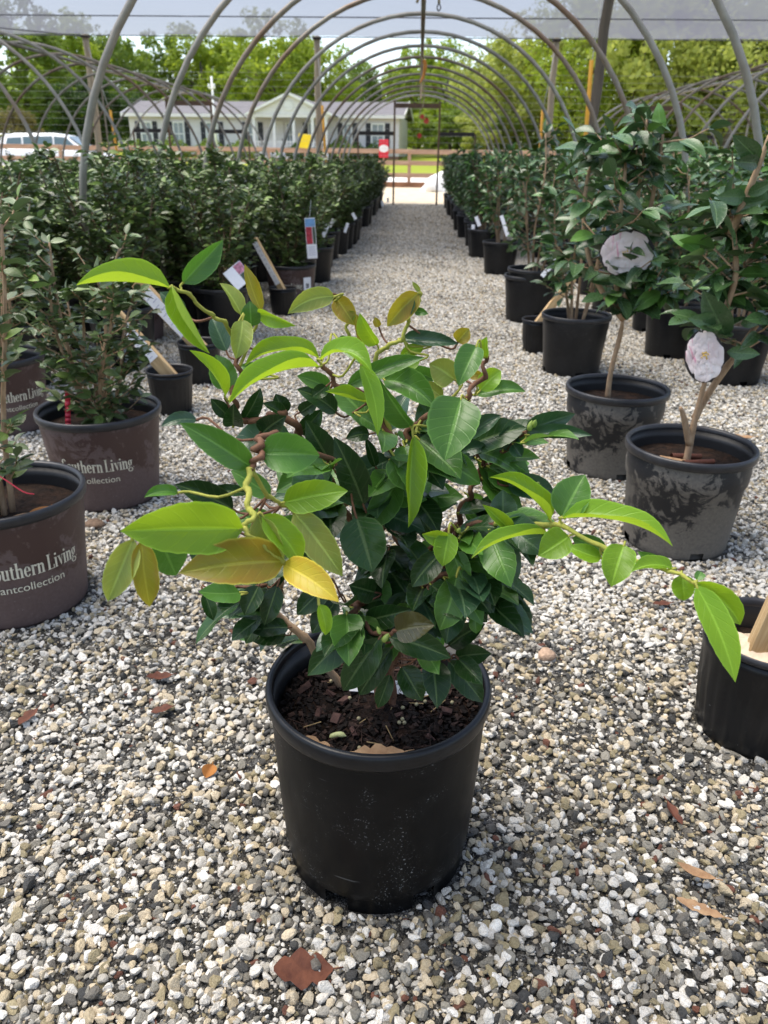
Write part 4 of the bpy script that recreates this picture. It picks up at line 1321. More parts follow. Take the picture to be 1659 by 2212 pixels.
def face_cam(c, tilt=0.0, roll=0.0, turn=0.0):
    d = (CAM-c); d.z = 0; d.normalize()
    d = Matrix.Rotation(R(turn), 3, 'Z') @ d
    x = d.cross(Vector((0, 0, 1))).normalized()
    M = Matrix((x, d, Vector((0, 0, 1)))).transposed()       # x to the viewer's left, y towards the camera, z up
    return M @ Matrix.Rotation(R(tilt), 3, 'X') @ Matrix.Rotation(R(roll), 3, 'Y')
def petal_mat():
    k = NT('pink_white_petal')
    co = k.coord()
    n1 = k.noise(9, 4, .6, co, .6)
    st_ = k.noise(1.0, 4, .6, k.mapped(co, (60, 8, 8)), 1.0)
    c = k.mix(k.ramp(n1, [(.3, 0.0), (.75, 1.0)]), (.68, .52, .50), (.78, .74, .71))
    c = k.mix(k.ramp(st_, [(.62, 0.0), (.70, .8)]), c, (.62, .20, .30))
    return k.done(k.bsdf(c, .6, .3))
M_PETAL = petal_mat()
M_STAMEN = plain('yellow_stamen', (.62, .42, .10), .7, .2, .3, 80)
def flower_card(c, w_, h_, label, rot):
    e = empty('flower_card', c); e.rotation_euler = rot.to_euler(); tag(e, label, 'plant tag')
    n = 40
    b = MB()
    def oval(sx, sz, y): return [(sx*math.cos(2*PI*i/n), y, sz*math.sin(2*PI*i/n)) for i in range(n)]
    vs = oval(w_/2, h_/2, .0007) + oval(w_/2, h_/2, -.0007)
    b.add(vs, [tuple(range(n))[::-1], tuple(range(n, 2*n))] + [(i, (i+1) % n, n+(i+1) % n, n+i) for i in range(n)])
    b.build('card', M_DARKST, e)
    rg = random.Random(int(c.x*1000))
    for ring, (cnt, rad, off, sz) in enumerate([(6, .235, .0012, .27), (5, .15, .002, .21), (3, .07, .0028, .13)]):
        for i in range(cnt):
            a = 2*PI*(i+.5*ring)/cnt + rg.uniform(-.15, .15)
            b = MB(); m = 18; vs = []
            y0 = off + .0012*i*.3
            cx_, cz_ = rad*math.cos(a), rad*math.sin(a)
            for ring_, q_ in ((0, .45), (1, .8), (2, 1.0)):
                for k in range(m):
                    t = 2*PI*k/m
                    rr = q_*sz*(1+.14*math.sin(3*t+i)+.08*math.sin(5*t+ring)+.04*math.sin(9*t))
                    x_, z_ = cx_+rr*math.cos(t), cz_+rr*math.sin(t)
                    l_ = math.hypot(x_, z_)
                    if l_ > .485: x_, z_ = x_*.485/l_, z_*.485/l_
                    lift = (.0035, .0065, .004)[ring_] + (.0028*math.sin(5*t+i*2) if ring_ else 0)
                    vs.append((x_*w_, y0+lift, z_*h_))
            vs.append((cx_*w_, y0+.001, cz_*h_))
            fs_ = [(k, 3*m, (k+1) % m) for k in range(m)]
            for r_ in range(2): fs_ += [(r_*m+k, r_*m+(k+1) % m, (r_+1)*m+(k+1) % m, (r_+1)*m+k) for k in range(m)]
            b.add(vs, fs_)
            b.build('petal', M_PETAL, e, True)
    b = MB()
    for k in range(16):
        a, r_ = rg.uniform(0, 6.28), rg.uniform(0, .07)
        b.tube([(r_*w_*math.cos(a), .004, r_*h_*math.sin(a)), (r_*w_*1.5*math.cos(a), .013, r_*h_*1.5*math.sin(a)+.004)], .002, 5)
    b.build('stamens', M_STAMEN, e)
    b = MB(); b.tube([(0, 0, h_*.48), (-w_*.04, -.01, h_*.66)], .0016, 5); b.build('tie', M_PAPER, e)
    return e
def card(c, w_, h_, rot, label, parts, group=None, tie=None):
    e = empty('plant_tag', c); e.rotation_euler = rot.to_euler(); tag(e, label, 'plant tag', group)
    b = MB(); b.box((0, 0, 0), (w_, .0016, h_), bev=.0006); b.build('card', M_PAPER, e)
    for (nm, x, z, pw_, ph_, m) in parts:
        b = MB(); b.box((x, .0012, z), (pw_, .0008, ph_)); b.build(nm, m, e)
    if tie:
        b = MB(); b.tube([(0, 0, h_/2-.003), (tie[0]*.5, -.004, h_/2+tie[1]*.5), (tie[0], -.01, h_/2+tie[1])], .0013, 4); b.build('tie', M_PAPER, e)
    return e
M_PINKP = plain('pink_flower_print', (.50, .20, .27), .5, .4, .7, 60)
M_BLUEP = plain('blue_sky_print', (.16, .32, .55), .5, .4, .2, 30)
M_REDP = plain('red_flower_print', (.40, .03, .05), .5, .4, .7, 70)
M_DGP = plain('dark_green_print', (.06, .08, .05), .5, .4, .6, 60)
c = aty(672, 515, 6.0)
card(c, .075, .285, face_cam(c, 0, 3), 'tall hang tag with blue sky and red flower print above the brown lettered pot',
     [('sky_print', 0, .11, .07, .055, M_BLUEP), ('flower_print', .012, .02, .045, .12, M_REDP), ('leaf_print', -.024, .02, .02, .12, M_DGP)] + [('print_line', 0, -.06-.014*k, .05, .004, M_GREYINK) for k in range(5)], tie=(-.02, .12))
c = aty(515, 595, 4.78)
card(c, .13, .13, face_cam(c, 25, 38), 'white flower card with pink print stuck in the black pot beside the stakes', [('flower_print', -.035, .03, .055, .06, M_PINKP), ('leaf_print', -.035, -.03, .055, .055, M_DGP)])
K = PK['W']; a = facing(-.98, 6.22, 42); rr = lerp(K['rb'], K['rt'], .62)+.004
e = empty('barcode_sticker', (-.98+rr*math.cos(a), 6.22+rr*math.sin(a), .18)); tag(e, 'white barcode sticker on the side of the brown lettered pot', 'sticker')
e.rotation_euler = (0, 0, a-PI/2)
b = MB(); b.box((0, 0, 0), (.075, .003, .10), bev=.001); b.build('paper', M_PAPER, e)
for k in range(6):
    b = MB(); b.box((-.014+.0055*k, .002, -.012), (.003, .001, .035)); b.build('bar', M_INK, e)
for (px, py, Y, w_, h_, ro, lb_) in [(703, 498, 7.3, .035, .12, -25, 'first white plant tag beyond the red and blue hang tag'), (716, 482, 7.8, .03, .08, -30, 'second white plant tag beyond the red and blue hang tag'), (748, 492, 8.6, .03, .1, -20, 'third white plant tag beyond the red and blue hang tag'), (765, 467, 9.5, .035, .08, 30, 'fourth white plant tag beyond the red and blue hang tag'), (370, 540, 5.9, .05, .14, 10, 'white plant tag deep in the foliage behind the leaning stakes'), (838, 432, 15, .04, .08, 0, 'tiny white plant tag on the left path edge, closest to the door frame'), (826, 440, 14, .04, .09, 10, 'tiny white plant tag on the left path edge, second from the door frame')]:
    c = aty(px, py, Y)
    card(c, w_, h_, face_cam(c, 10, ro), lb_, [], 'white tags of the left-hand bed')
for (px, py, Y, w_, h_, ro, lb_) in [(1032, 478, 9.2, .04, .11, 25, 'tilted white plant tag in the pot next to the white-staked camellia'), (1090, 488, 7.9, .035, .2, 22, 'long white stake label in a black pot beside the path'), (1022, 490, 9.6, .04, .05, 0, 'tiny square white tag beside the tilted white plant tag'), (1190, 575, 5.4, .03, .17, -38, 'slanting white label strip in front of the doubled black pots')]:
    c = aty(px, py, Y)
    card(c, w_, h_, face_cam(c, 10, ro), lb_, [], 'white tags of the right-hand row')

# ---- right-hand near plants
def px_stems(lists, Y, base):
    out = []
    for st in lists:
        out.append([aty(x, y, Y+dy) - Vector(base) for x, y, dy in st])
    return out
rg = random.Random(8)
# C: tall camellia on one trunk
C = onz(1333, 845, .30); C.z = 0
st = px_stems([[(1312, 862, 0), (1320, 800, 0), (1340, 730, .0), (1346, 690, 0)],
               [(1320, 800, .02), (1335, 740, .03), (1345, 690, .02)],
               [(1346, 690, 0), (1330, 600, -.05), (1335, 500, -.06), (1348, 400, -.04), (1352, 330, 0)],
               [(1346, 690, 0), (1362, 590, .04), (1400, 470, .05), (1420, 370, .03), (1432, 290, .02)],
               [(1346, 690, 0), (1360, 600, .08), (1372, 470, .1), (1390, 340, .06), (1398, 258, .04)],
               [(1346, 690, 0), (1290, 610, .06), (1262, 500, .10), (1268, 390, .12), (1290, 330, .1)],
               [(1350, 680, 0), (1400, 640, -.03), (1440, 628, -.04)]], C.y, C)
tw, lv = twigs_and_leaves(st[2:], rg, .06, 11, .19, 5, .104, up=.3, droop=.25, tipleaf=5)
eC, pC = near_plant('potted_camellia', (C.x, C.y), 'D', st, tw, lv, JAPL, 'tall glossy camellia on one pale trunk in a muddy black pot', rg, .011, .0045, limit=280, rt=.0028)
c = aty(1354, 548, C.y-.09)
flower_card(c, .175, .15, 'oval pink-white flower photo card hanging in the tall one-trunk camellia', face_cam(c, 0, 0, 0))
# D: forked camellia in the near dusty pot
D_ = onz(1491, 970, .30); D_.z = 0
st = px_stems([[(1480, 1012, 0), (1498, 920, 0), (1520, 835, 0), (1526, 800, 0)],
               [(1500, 905, .02), (1530, 850, .02), (1580, 780, .02), (1625, 715, .03), (1672, 655, .04), (1740, 560, .05)],
               [(1526, 800, 0), (1545, 730, -.02), (1570, 660, -.03), (1590, 590, -.03), (1585, 500, 0), (1578, 450, .02)],
               [(1526, 800, 0), (1548, 700, .03), (1560, 640, .04), (1620, 560, .06), (1650, 450, .06)],
               [(1545, 820, .02), (1600, 760, .06), (1640, 735, .08)],
               [(1490, 960, 0), (1478, 905, -.01), (1470, 880, -.02)],
               [(1580, 505, .0), (1612, 425, -.02), (1642, 350, -.03), (1662, 292, -.03)]], D_.y, D_)
tw, lv = twigs_and_leaves(st[1:4], rg, .45, 11, .17, 5, .104, up=.3, droop=.25, tipleaf=5)
eD, pD = near_plant('potted_camellia', (D_.x, D_.y), 'D', st, tw, lv, JAPL, 'forked camellia in a scuffed muddy black pot holding rolled dry leaves', rg, .012, .005, limit=260, rt=.0028)
for (bx, by, tx, ty, l) in [(1640, 345, 1592, 300, 0), (1640, 352, 1600, 350, 0), (1610, 425, 1560, 425, 0), (1615, 420, 1668, 395, 0), (1652, 320, 1690, 300, 0), (1570, 730, 1525, 640, .085), (1570, 760, 1640, 765, .075), (1560, 700, 1500, 690, .07), (1600, 700, 1650, 690, .07)]:
    p0 = aty(bx, by, D_.y-.03)-D_; p1_ = aty(tx, ty, D_.y-.08)-D_
    dd = (p1_-p0); link('leaf', JAPL[1], eD, mat=leaf_matrix(p0, dd.normalized(), (CAM-D_-p0).normalized(), dd.length))
c = aty(1521, 770, D_.y-.05)
flower_card(c, .105, .145, 'oval pink-white flower photo card tied to the forked camellia', face_cam(c, 8, 14, 18))
for k, (dx, dy, rz, ln) in enumerate([(.02, -.03, 15, .1), (-.05, -.02, -20, .08), (.0, .02, 5, .09)]):
    b = MB()
    n = 14
    for i in range(n):
        a0, a1 = lerp(-.5, 4.6, i/n), lerp(-.5, 4.6, (i+1)/n)
        r_ = .011
        b.add([(-ln/2, r_*math.cos(a0), r_*math.sin(a0)+r_), (ln/2, r_*math.cos(a0)*.7, r_*math.sin(a0)*.7+r_), (ln/2, r_*math.cos(a1)*.7, r_*math.sin(a1)*.7+r_), (-ln/2, r_*math.cos(a1), r_*math.sin(a1)+r_)], [(0, 1, 2, 3)])
    o = b.build('rolled_dry_leaf', M_DRYR if k != 1 else M_DRYT, None, True, (D_.x+dx, D_.y+dy, PK['D']['zs']+.002)); o.rotation_euler = (0, 0, R(rz))
    tag(o, 'rolled brown dry leaf on the soil of the muddy black pot', 'dry leaf', 'rolled leaves on the soil of the muddy pot')
# B, A and the others along the right edge
Bp = onz(1245, 685, .30)
st, tw, lv, r_ = gen_jap(411, .88, .22, 5, 12, 5, .09, .2)
near_plant('potted_camellia', (Bp.x, Bp.y), 'B', st, tw, lv, JAPL, 'bushy camellia in a clean black pot beside the half-hidden ribbed pot', r_, .009, .003, limit=260, rt=.0028)
st, tw, lv, r_ = gen_jap(412, .92, .24, 5, 12, 5, .09, .22)
eA, pA = near_plant('potted_camellia', (.84, 5.74), 'B', st, tw, lv, JAPL, 'bushy camellia in doubled black pots at the right edge of the path', r_, .009, .003, limit=240, z=.055, rt=.0028)
o = link('outer_pot', PK['B']['pot'], eA); o.location = (-.02, .02, -.05); r2 = link('rim', PK['B']['rim'], o)
for i, (px, py, lab, s) in enumerate([(1082, 525, 'glossy camellia with a white stake in its black pot beside the path', 1.12), (1043, 497, 'glossy camellia in a black pot beside the white-staked one', 1.08)]):
    q = onz(px, py, .30)
    potted('potted_camellia', q.x, q.y, 'B', JAP[i], lab, None, rg, 1.0, s)
for i, (px, py, lab) in enumerate([(1466, 658, 'camellia in a black pot right behind the tall one-trunk camellia'), (1596, 700, 'camellia in a black pot right behind the forked camellia'), (1428, 617, 'camellia in a black pot further along the second row')]):
    q = onz(px, py, .30)
    potted('potted_camellia', q.x, min(q.y, 5.5), 'B', JAP[(i+1) % 4], lab, None, rg, 1.05, 1.02)

# ---- small ribbed pots with wooden stakes
def stake_pot(c, top, label, lab2, w_=.062, th=.026, s=1.0, turn=0, fill=True, tagm=True, rev=1, lab=(.12, .55)):
    e = empty('ribbed_pot', (c.x, c.y, 0)); e.scale = (s, s, s)
    tag(e, label, 'pot'); POTS.append((c.x, c.y, .075*s))
    p = link('pot', PK['S']['pot'], e); link('rim', PK['S']['rim'], p); link('soil', PK['S']['soil'], e)
    bot = Vector((c.x, c.y, .135*s)) + Vector(((top.x-c.x)*-.12, 0, 0))
    d = top-bot; L = d.length; d.normalize()
    vw = (CAM-bot); vw -= d*vw.dot(d); vw.normalize()
    vw = Matrix.Rotation(R(turn), 3, d) @ vw
    x = vw.cross(d).normalized()
    M = Matrix((x, vw, d)).transposed()
    g = empty('wooden_stake', bot); g.rotation_euler = M.to_euler(); tag(g, lab2, 'stake')
    b = MB(); b.box((0, 0, L/2), (w_, th, L), bev=.003); b.build('plank', M_STAKE, g)
    if tagm:
        l0, l1 = L*lab[0], L*lab[1]
        b = MB(); b.box((0, th/2+.0012, (l0+l1)/2+L*.2), (w_*.86, .0014, l1-l0)); pl = b.build('label', M_PAPER, g)
        for k in range(9):
            b = MB(); b.box(((-.1 if k % 2 else .05)*w_, th/2+.0022, l0+L*.2+(l1-l0)*(k+.8)/10), (w_*(.35+.2*((k*7) % 3)/2), .0006, .004)); b.build('print_line', M_GREYINK, pl)
S1 = onz(365, 797, .2); S2 = onz(430, 742, .2); S3 = onz(610, 620, .2)
stake_pot(S1, aty(232, 660, S1.y+.02), 'small ribbed black pot with a leaning labelled stake, beside the brown pot', 'leaning pine stake with torn white labels in the near ribbed pot', turn=-28, s=1.0)
stake_pot(S2, aty(295, 608, S2.y+.05), 'small ribbed black pot with a leaning stake with a long printed label', 'leaning pine stake with a long printed white label in the farther ribbed pot', w_=.075, turn=-30, s=1.06, lab=(.10, .66))
stake_pot(S3, aty(549, 516, S3.y+.05), 'small ribbed black pot with a thin grey stake in front of the brown lettered pot', 'thin grey wooden stake with a narrow white label beside the brown lettered pot', w_=.05, th=.03, turn=-35, s=1.0, lab=(.02, .76))
S4 = onz(1165, 688, .2)
stake_pot(S4, aty(1238, 600, S4.y+.25), 'small ribbed black pot half hidden behind a big black pot', 'leaning bare pine stake between the big black pots', w_=.05, turn=20, s=1.0, tagm=False)
S5 = Vector((.712, 1.295, 0))
stake_pot(S5, aty(1760, 1180, 1.30), 'ribbed black pot with a stake set in dry plaster, cut by the picture edge', 'thick pine stake set in the pot at the picture edge', w_=.07, th=.045, turn=15, s=1.22, tagm=False)
b = MB(); b.lathe([(.001, .030), (.03, .034), (.06, .018), (.085, .012), (.100, .0)], 26, mod=lambda r, z, a, j: r*(1+.08*math.sin(5*a+j)+.05*math.sin(11*a)))
b.v = [(x, y, z+.006*math.sin(x*170)*math.sin(y*150+1)) for x, y, z in b.v]
tag(b.build('plaster_lump', plain('dry_plaster', (.52, .42, .31), .9, .2, .2, 40, .5), None, True, (S5.x, S5.y, .172)), 'lumpy tan plaster filling the pot at the picture edge', 'plaster')
# a seedling leaf sprig by the second-row pots and a shoot at the right edge

# ------------------------------------------------------------------ the corkscrew camellia in the middle
HP = Vector((-.040, .970, 0))
hero = empty('potted_corkscrew_camellia', HP)
tag(hero, 'large-leaved corkscrew camellia with lime green shoots in a big black pot', 'potted plant')
POTS.append((HP.x, HP.y, .1475))
def hero_pot():
    n = 72
    b = MB()
    prof = [(.112, .0), (.1470, .0), (.1480, .005), (.1490, .034), (.1515, .037), (.1535, .052), (.1560, .085), (.1620, .19), (.1670, .312), (.1670, .318),
            (.1615, .328), (.1600, .296), (.1560, .23)]
    a0 = facing(HP.x, HP.y)
    holes = [R(-24), R(31), R(84), R(138), R(195), R(250)]
    def skip(j, k):
        if j not in (1, 2): return False
        a = 2*PI*(k+.5)/n
        for h_ in holes:
            d = (a-(a0+h_)+PI) % (2*PI)-PI
            if abs(d) < .135: return True
        return False
    b.lathe(prof, n, skip=skip, mis=[0]*10+[1]*2)
    b.lathe([(.0005, .040), (.1480, .037)], n, 1)
    b.lathe([(.112, .0), (.111, .038)], n, 1)
    def mat():
        k = NT('hero_pot_plastic')
        co = k.coord()
        n1 = k.noise(9, 5, .65, co, .4); n2 = k.noise(300, 2, .5, co); n3 = k.noise(45, 4, .6, k.mapped(co, (1, 1, .3)))
        sp = k.n('SeparateXYZ'); k.l(co, sp.inputs[0])
        speck = k.math('MULTIPLY', k.ramp(n2, [(.64, 0.0), (.68, 1.0)]), k.ramp(n1, [(.52, 0.0), (.62, 1.0)]))
        dust = k.math('MULTIPLY', k.ramp(n1, [(.42, 0.0), (.75, 1.0)]), k.math('MULTIPLY', n3, .16))
        scr = k.ramp(k.noise(1.0, 3, .5, k.mapped(co, (14, 14, 190)), .3), [(.69, 0.0), (.74, .22)])
        c = k.mix(dust, (.0022, .0025, .0032), (.07, .067, .06))
        c = k.mix(k.math('MULTIPLY', speck, .5), c, (.36, .36, .36))
        c = k.mix(scr, c, (.25, .25, .25))
        return k.done(k.bsdf(c, k.math('ADD', k.math('MULTIPLY', n3, .22), .32), .17, k.bump(n3, .05, .002)))
    hm = mat()
    p = b.build('pot', [hm, M_POTI], hero, True)
    m = MB()
    m.lathe([(.1668, .312), (.1715, .3125), (.1730, .317), (.1738, .332), (.1725, .338), (.1690, .3402), (.1645, .3395), (.1625, .336), (.1615, .322)], n)
    m.build('rim', plain('hero_pot_rim', (.006, .0065, .0085), .36, .32, .35, 60), p, True)
hero_pot()
ZS = .283
rg = random.Random(4)
b = MB(); vs, fs = [], []
N = 44
idx = {}
for j in range(N+1):
    for i in range(N+1):
        x, y = -.160+.320*i/N, -.160+.320*j/N
        if math.hypot(x, y) < .1605:
            idx[(i, j)] = len(vs)
            vs.append((x, y, ZS+.005*math.sin(x*60+1)*math.cos(y*50)+rg.uniform(-.0025, .0035)+.010*math.exp(-((x)**2+(y)**2)/.004)))
for j in range(N):
    for i in range(N):
        q = [(i, j), (i+1, j), (i+1, j+1), (i, j+1)]
        if all(k in idx for k in q): fs.append([idx[k] for k in q])
b.add(vs, fs); soil = b.build('soil', M_SOIL, hero, True)
# bark mulch on the soil
def chips(n, smin, smax, flat, mats, name, rad=.152, zoff=.004, thin=False):
    b = MB()
    for i in range(n):
        a, r_ = rg.uniform(0, 6.28), rad*math.sqrt(rg.random())
        c = Vector((r_*math.cos(a), r_*math.sin(a), ZS+zoff+rg.uniform(0, .005)))
        s = rg.uniform(smin, smax)
        dim = (s*rg.uniform(.9, 1.7), s*rg.uniform(.5, .9), s*flat) if not thin else (s*rg.uniform(2.5, 6), .0011, .0011)
        M = Matrix.Rotation(rg.uniform(0, 6.28), 3, 'Z') @ Matrix.Rotation(rg.gauss(0, .3), 3, 'X') @ Matrix.Rotation(rg.gauss(0, .3), 3, 'Y')
        k0 = len(b.v)
        b.box(c, dim, M, mi=rg.randrange(len(mats)))
        b.v[k0:] = [tuple(x+rg.uniform(-1, 1)*s*.12*(0 if thin else 1) for x in p) for p in b.v[k0:]]
    o = b.build(name, mats, hero); o['kind'] = 'stuff'
M_BLKB = plain('black_bark', (.012, .008, .006), .85, .2, .5, 80, .3)
chips(1900, .003, .009, .4, [M_BLKB, M_BLKB, M_MULCH, M_BLKB], 'mulch')
chips(60, .006, .015, .32, [M_CHIP, M_MULCH], 'bark_chips', .15, .008)
chips(70, .006, .012, .1, [M_STRAW, M_MULCH, M_MULCH], 'straw', .15, .009, True)
b = MB()
for i in range(16):
    a, r_ = rg.uniform(0, 6.28), .14*math.sqrt(rg.random())
    m = MB(); m.lathe([(.0001, -.003), (.0025, -.002), (.0032, 0), (.0025, .002), (.0001, .003)], 8)
    b.add([(x+r_*math.cos(a), y+r_*math.sin(a), z+ZS+.012) for x, y, z in m.v], m.f)
o = b.build('fertiliser_prills', M_FERT, hero, True); o['kind'] = 'stuff'

# stems, traced from the photograph (pixels of the 2048-wide picture) and set at their distance
SF = 1659/2048
def hp(x, y, off):                           # off: metres in front of the pot's middle
    return aty(x*SF, y*SF, HP.y-off)
def tosoil(p): return p
STEMS = [
 ('T', [(1010, 1912, .015), (1015, 1800, .0), (1000, 1690, -.01), (1020, 1580, .0), (1000, 1470, .0), (1030, 1380, .0), (995, 1310, .01), (1040, 1235, .0), (1042, 1160, .02), (1000, 1090, .02), (955, 1040, .05), (905, 1030, .07), (858, 972, .08)], .0072, .0028),
 ('T', [(1050, 1905, .01), (1045, 1805, -.01), (1065, 1700, -.02), (1050, 1600, -.01), (1085, 1500, -.01), (1060, 1420, 0), (1090, 1330, 0), (1040, 1270, .02), (1090, 1200, .02), (1095, 1140, .03), (1165, 1100, .05), (1232, 1066, .08), (1285, 1005, .08), (1299, 952, .08)], .0062, .0026),
 ('G', [(1042, 1160, .02), (1020, 1060, .02), (1000, 965, .02), (1030, 925, .02), (1072, 903, .02), (1090, 850, .02), (1118, 800, .02), (1121, 778, .02)], .0035, .0018),
 ('G', [(1000, 1090, .02), (975, 990, .0), (930, 900, .0), (925, 850, .0), (893, 795, .0)], .003, .0016),
 ('T', [(1000, 1470, .0), (900, 1330, .0), (850, 1230, .02), (800, 1156, .04), (757, 1105, .05), (715, 1110, .05), (650, 1125, .06), (622, 1085, .06), (638, 1000, .06), (636, 930, .06), (645, 855, .06)], .006, .0024),
 ('G', [(636, 930, .06), (600, 862, .10), (560, 838, .12), (500, 785, .14), (455, 766, .15)], .0026, .0018),
 ('G', [(638, 980, .06), (668, 900, .05), (694, 836, .05)], .0022, .0016),
 ('T', [(995, 1310, .01), (880, 1230, .10), (800, 1185, .17), (722, 1158, .22), (684, 1187, .25), (690, 1214, .26), (667, 1252, .27)], .0045, .003),
 ('G', [(667, 1252, .27), (660, 1307, .29), (666, 1361, .31), (676, 1375, .32), (650, 1412, .33), (690, 1446, .33), (757, 1500, .32)], .0032, .0022),
 ('G', [(667, 1252, .27), (717, 1322, .24), (760, 1350, .22), (786, 1368, .22)], .0026, .002),
 ('T', [(1050, 1600, -.01), (1110, 1560, .03), (1180, 1500, .06), (1215, 1435, .08), (1248, 1401, .09), (1320, 1399, .11)], .0048, .0034),
 ('G', [(1320, 1399, .11), (1450, 1401, .15), (1500, 1403, .17), (1620, 1466, .21), (1750, 1512, .24), (1820, 1535, .26), (1857, 1562, .27)], .0034, .0018),
 ('T', [(1085, 1500, -.01), (1200, 1420, -.01), (1236, 1350, -.01), (1271, 1288, -.01), (1291, 1245, -.01), (1340, 1205, 0), (1402, 1156, .01)], .005, .0022),
 ('T', [(1291, 1245, -.01), (1276, 1208, -.01), (1250, 1195, -.01)], .003, .002),
 ('T', [(1065, 1660, -.01), (1100, 1590, .04), (1134, 1557, .07), (1200, 1530, .08), (1252, 1524, .09)], .005, .003),
 ('T', [(1020, 1580, .0), (960, 1610, .06), (940, 1640, .10), (1012, 1692, .13), (1057, 1682, .14)], .0045, .0025),
 ('K', [(930, 1846, -.045), (862, 1772, -.04), (811, 1699, -.035), (728, 1626, -.03), (748, 1578, -.01), (765, 1490, .01), (850, 1390, .01), (930, 1340, .0)], .0070, .0035),
 ('T', [(1250, 1524, .09), (1280, 1570, .08), (1336, 1536, .06)], .0028, .002),
 ('T', [(1057, 1682, .14), (1110, 1720, .13), (1197, 1745, .10)], .0028, .002),
 ('T', [(640, 1120, .06), (600, 1062, .06)], .002, .0015),
 ('T', [(748, 1578, .04), (690, 1560, .06), (600, 1575, .08)], .003, .002),
]
SKEL = []
for kind, pts, r0, r1 in STEMS:
    P3 = [hp(*p)-HP for p in pts]
    sp = smooth_path(P3, 5)
    wob = random.Random(len(SKEL))
    amp = .0042 if kind == 'T' else .0016
    sp = smooth_path(P3, 7)
    sp = [p + Vector((math.sin(i*.95+len(SKEL)), math.cos(i*.95+len(SKEL)), 0))*amp*min(1, i/6)*min(1, (len(sp)-1-i)/4) + rdir(wob)*.0008 for i, p in enumerate(sp)]
    b = MB(); b.tube(sp, [lerp(r0, r1, i/(len(sp)-1))*(1.25 if i % 7 == 0 else wob.uniform(.9, 1.06)) for i in range(len(sp))], 8)
    b.build('stem', {'T': M_TWIG, 'G': M_GREENSTEM, 'K': M_TAN}[kind], hero, True)
    SKEL += sp
PROF = ([0, .05, .13, .27, .42, .57, .71, .83, .92, 1], [.06, .36, .75, .97, 1, .96, .80, .53, .25, .0])
def hero_leaf(bx, by, tx, ty, W, c, roll=0, fold=14, bend=0, ob=.05, ot=None, seed=0):
    if ot is None: ot = ob+.03
    B, T_ = hp(bx, by, ob)-HP, hp(tx, ty, ot)-HP
    dist = ((B+T_)/2+HP-CAM).dot(fw)
    return leaf3(B, T_, W*SF/FPX*dist, c, roll, fold, bend, seed)
def leaf3(B, T_, Wm, c, roll, fold, bend, seed, nv0=None):
    rgl = random.Random(seed*13+7)
    L = (T_-B).length
    mid = (B+T_)/2
    t0 = (T_-B).normalized()
    v = (CAM-HP-mid).normalized() if nv0 is None else nv0
    nv = (v-t0*v.dot(t0)).normalized()
    su = t0.cross(nv)
    if (su.z < 0 if abs(su.z) > .35 else su.dot(RT) < 0): su = -su
    n0 = nv*math.cos(R(roll)) + su*math.sin(R(roll))
    curl = rgl.uniform(.06, .16); hook = rgl.uniform(.0, .10); twist = rgl.uniform(-22, 22); wav = rgl.uniform(.06, .15)
    Cc = mid + su*bend*L + n0*curl*L
    nr, nc = 17, 7
    vs, uv = [], []
    ph = rgl.uniform(0, 6.28)
    f = R(fold+rgl.uniform(2, 14))
    asym = rgl.uniform(-.08, .08)
    for i in range(nr):
        t = i/(nr-1)
        c_ = B*(1-t)**2 + Cc*2*t*(1-t) + T_*t*t
        tg = ((Cc-B)*(1-t) + (T_-Cc)*t).normalized()
        n = Matrix.Rotation(R(twist)*(t-.3), 3, tg) @ n0
        n = (n-tg*n.dot(tg)).normalized()
        c_ = c_ - n*hook*L*max(0, t-.6)**2*3
        s = tg.cross(n)
        w_ = np.interp(t, *PROF)*Wm
        for j in range(nc):
            u = 2*j/(nc-1)-1
            a_ = abs(u)
            ser = 1 + (.014*(1 if i % 2 else -1) if a_ == 1 and 1 < i < nr-1 else 0) + asym*(1 if u > 0 else -1)*a_
            wv = wav*math.sin(t*9+ph+(1.3 if u > 0 else 0))*a_**2
            pil = .035*math.sin(t*PI*9-a_*2.5)*a_*(1-a_)*2
            vs.append(c_ + s*(w_*u*math.cos(f*a_**.3)*ser) + n*(w_*(a_**1.25*math.sin(f)+wv+pil)))
            uv.append(((u+1)/2, t))
    fs = [(i*nc+j, i*nc+j+1, (i+1)*nc+j+1, (i+1)*nc+j) for i in range(nr-1) for j in range(nc-1)]
    b = MB(); b.add(vs, fs, 0, uv)
    near = min(SKEL, key=lambda p: (p-B).length)
    d = (near-B).length
    b.tube(smooth_path([B+t0*L*.03, B-t0*min(.012, d*.4), B.lerp(near, .6)+Vector((0, 0, -min(.008, d*.15))), near], 3), .0013 if d < .03 else .0015, 5, 1, cap=False)
    o = b.build('leaf', [LM[c], M_GREENSTEM if c in 'LMYP' or d < .012 else M_TWIG], hero, True)
    return o
